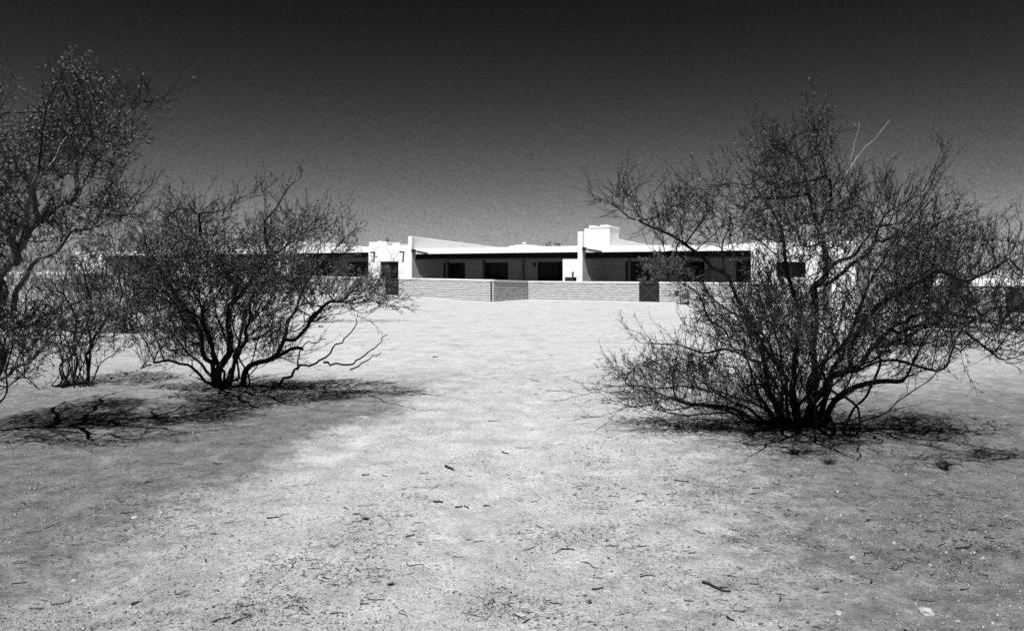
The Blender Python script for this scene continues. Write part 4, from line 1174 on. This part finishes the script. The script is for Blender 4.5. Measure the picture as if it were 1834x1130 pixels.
# small dry grass tufts at the tree's shadow
def tuft(px, py, w, h, label, seed, n=90):
    p = gpt(px, py); k = p.y / F; rg = np.random.default_rng(seed)
    P = np.empty((n, 4, 3)); a = rg.uniform(0, 6.28, n); ro = rg.uniform(0, 0.3, n) * w * k
    P[:, 0] = np.stack([np.cos(a) * ro, np.sin(a) * ro, np.zeros(n)], -1)
    ln = rg.uniform(0.4, 1.0, n)
    for j in range(1, 4):
        t = j / 3
        P[:, j] = P[:, 0] + np.stack([np.cos(a) * w * k * 0.5 * t * t * ln, np.sin(a) * w * k * 0.5 * t * t * ln, h * k * t * ln * (1.15 - 0.3 * t)], -1) + rg.normal(0, 0.004, (n, 3))
    R = np.linspace(1, 0.3, 4)[None] * np.full((n, 1), 0.0014)
    V, Q = tubes_batch(P, R, 3)
    o = link_mesh('grass_tuft', np_mesh('grass_tuft', V, Q), M_TWIG); o.location = (p.x, p.y, gz(p.x, p.y))
    return props(o, label, 'grass tuft', 'dry grass tufts')
tuft(1690, 840, 30, 18, 'dark little grass tuft at the lower right end of the tree shadow', 1)
tuft(1485, 832, 34, 20, 'wispy grass tuft at the lower middle edge of the right tree shadow', 2)
tuft(1420, 815, 30, 16, 'low wispy grass tuft just in front of the right tree stems', 3)
tuft(700, 1046, 12, 4, 'tiny dry tuft in the middle of the track', 4, 40)
tuft(655, 930, 14, 4, 'tiny dark tuft left of the white stone on the track', 5, 50)

# loose litter and gravel nobody could count
rg = np.random.default_rng(77)
def scatter(n, ymin=2.9, ymax=16.0, thr=-0.1, sc=0.9, dark_bias=0.0):
    out = []
    while len(out) < n:
        py = rg.uniform(HY + EYE * F / ymax, HY + EYE * F / ymin); Yq = EYE * F / (py - HY); X = rg.uniform(-0.68, 0.68) * Yq
        if noise.noise((X * sc, Yq * sc, 4.2)) + 0.35 * noise.noise((X * 3 * sc, Yq * 3 * sc, 8.2)) + dark_bias * (abs(X + 0.3) / (0.4 * Yq + 1)) > thr + rg.uniform(-0.15, 0.25): out.append((X, Yq))
    return out
DRIFTS = [(720, 930, 190, 60), (600, 1040, 130, 45), (1180, 880, 120, 45), (1080, 950, 130, 45), (1290, 990, 160, 50), (1560, 890, 260, 50), (1700, 980, 200, 60), (180, 900, 220, 70),
          (330, 930, 110, 40), (430, 1080, 140, 40), (900, 830, 120, 30), (640, 780, 120, 25), (920, 1090, 90, 30), (1500, 840, 300, 40), (1420, 780, 260, 40), (300, 760, 400, 40), (1050, 820, 100, 30)]
def drift(X, Yq):
    px, py = CX + X * F / Yq, HY + EYE * F / Yq
    return (0.10 + sum(math.exp(-((px - a) / b_) ** 2 - ((py - c) / d) ** 2) for a, c, b_, d in DRIFTS)) * (1 - 30 * rut_depth(X, Yq))
pts = [q for q in scatter(60000, thr=-0.12, sc=2.2) if rg.random() < 0.8 * drift(*q)]
for bx, by, nb, sp in ((2.95, 8.0, 2600, 0.95), (-3.9, 10.6, 1800, 0.9), (-5.4, 8.3, 1500, 1.0), (-6.1, 11.0, 700, 0.5)):
    pts += [(bx + a, by + b_) for a, b_ in zip(rg.normal(0, sp * 1.2, nb), rg.normal(0, sp * 0.8, nb))]
near_n = len(pts)
pts = pts + scatter(380, ymin=9.0, ymax=36.0, thr=0.0, sc=0.7)
n = len(pts)
P = np.empty((n, 4, 3)); an = rg.normal(0.15, 0.8, n); L = np.minimum(rg.lognormal(-4.5, 0.65, n), 0.09)
L[near_n:] = rg.uniform(0.02, 0.13, n - near_n) ** 1.15
for j in range(4):
    t = (j / 3 - 0.5)
    P[:, j, 0] = [p[0] for p in pts] + np.cos(an) * L * t
    P[:, j, 1] = [p[1] for p in pts] + np.sin(an) * L * t
    P[:, j, :2] += rg.normal(0, 0.09, (n, 2)) * L[:, None]
gzs = np.array([gz(a, b) for a, b in pts])
P[:, :, 2] = gzs[:, None] + 0.002 + rg.uniform(0, 0.006, (n, 1)) + rg.normal(0, 0.0015, (n, 4))
R = np.linspace(1, 0.6, 4)[None] * (0.0005 + 0.03 * L[:, None]) * rg.uniform(0.6, 1.6, (n, 1))
V, Q = tubes_batch(P, R, 3)
o = link_mesh('twig_litter', np_mesh('twig_litter', V, Q), M_DEADWOOD)
props(o, 'fine dark twig litter strewn over the sand', 'litter', None, 'stuff')
pts = scatter(30000, 2.9, 14.0, thr=-0.1, sc=0.8, dark_bias=0.3)
n = len(pts)
C = np.array([(a, b, gz(a, b) + 0.001) for a, b in pts])
S = np.minimum(rg.lognormal(-5.6, 0.5, n), 0.016)
octv = np.array([(1, 0, 0), (0, 1, 0), (-1, 0, 0), (0, -1, 0), (0, 0, 0.8), (0, 0, -0.8)])
octf = np.array([(0, 1, 4), (1, 2, 4), (2, 3, 4), (3, 0, 4), (1, 0, 5), (2, 1, 5), (3, 2, 5), (0, 3, 5)])
a = rg.uniform(0, 6.28, n); ca, sa = np.cos(a), np.sin(a)
J = octv[None] * rg.uniform(0.55, 1.2, (n, 6, 1)) * S[:, None, None]
V = np.stack([J[..., 0] * ca[:, None] - J[..., 1] * sa[:, None], J[..., 0] * sa[:, None] + J[..., 1] * ca[:, None], J[..., 2]], -1) + C[:, None]
T = (octf[None] + (np.arange(n) * 6)[:, None, None]).reshape(-1, 3)
M_GRAVEL = leaf_mat('gravel_stones', 0.03, 0.40)
o = link_mesh('gravel', np_mesh('gravel', V.reshape(-1, 3), None, T, False), M_GRAVEL)
props(o, 'fine gravel scattered over the sandy ground', 'gravel', None, 'stuff')
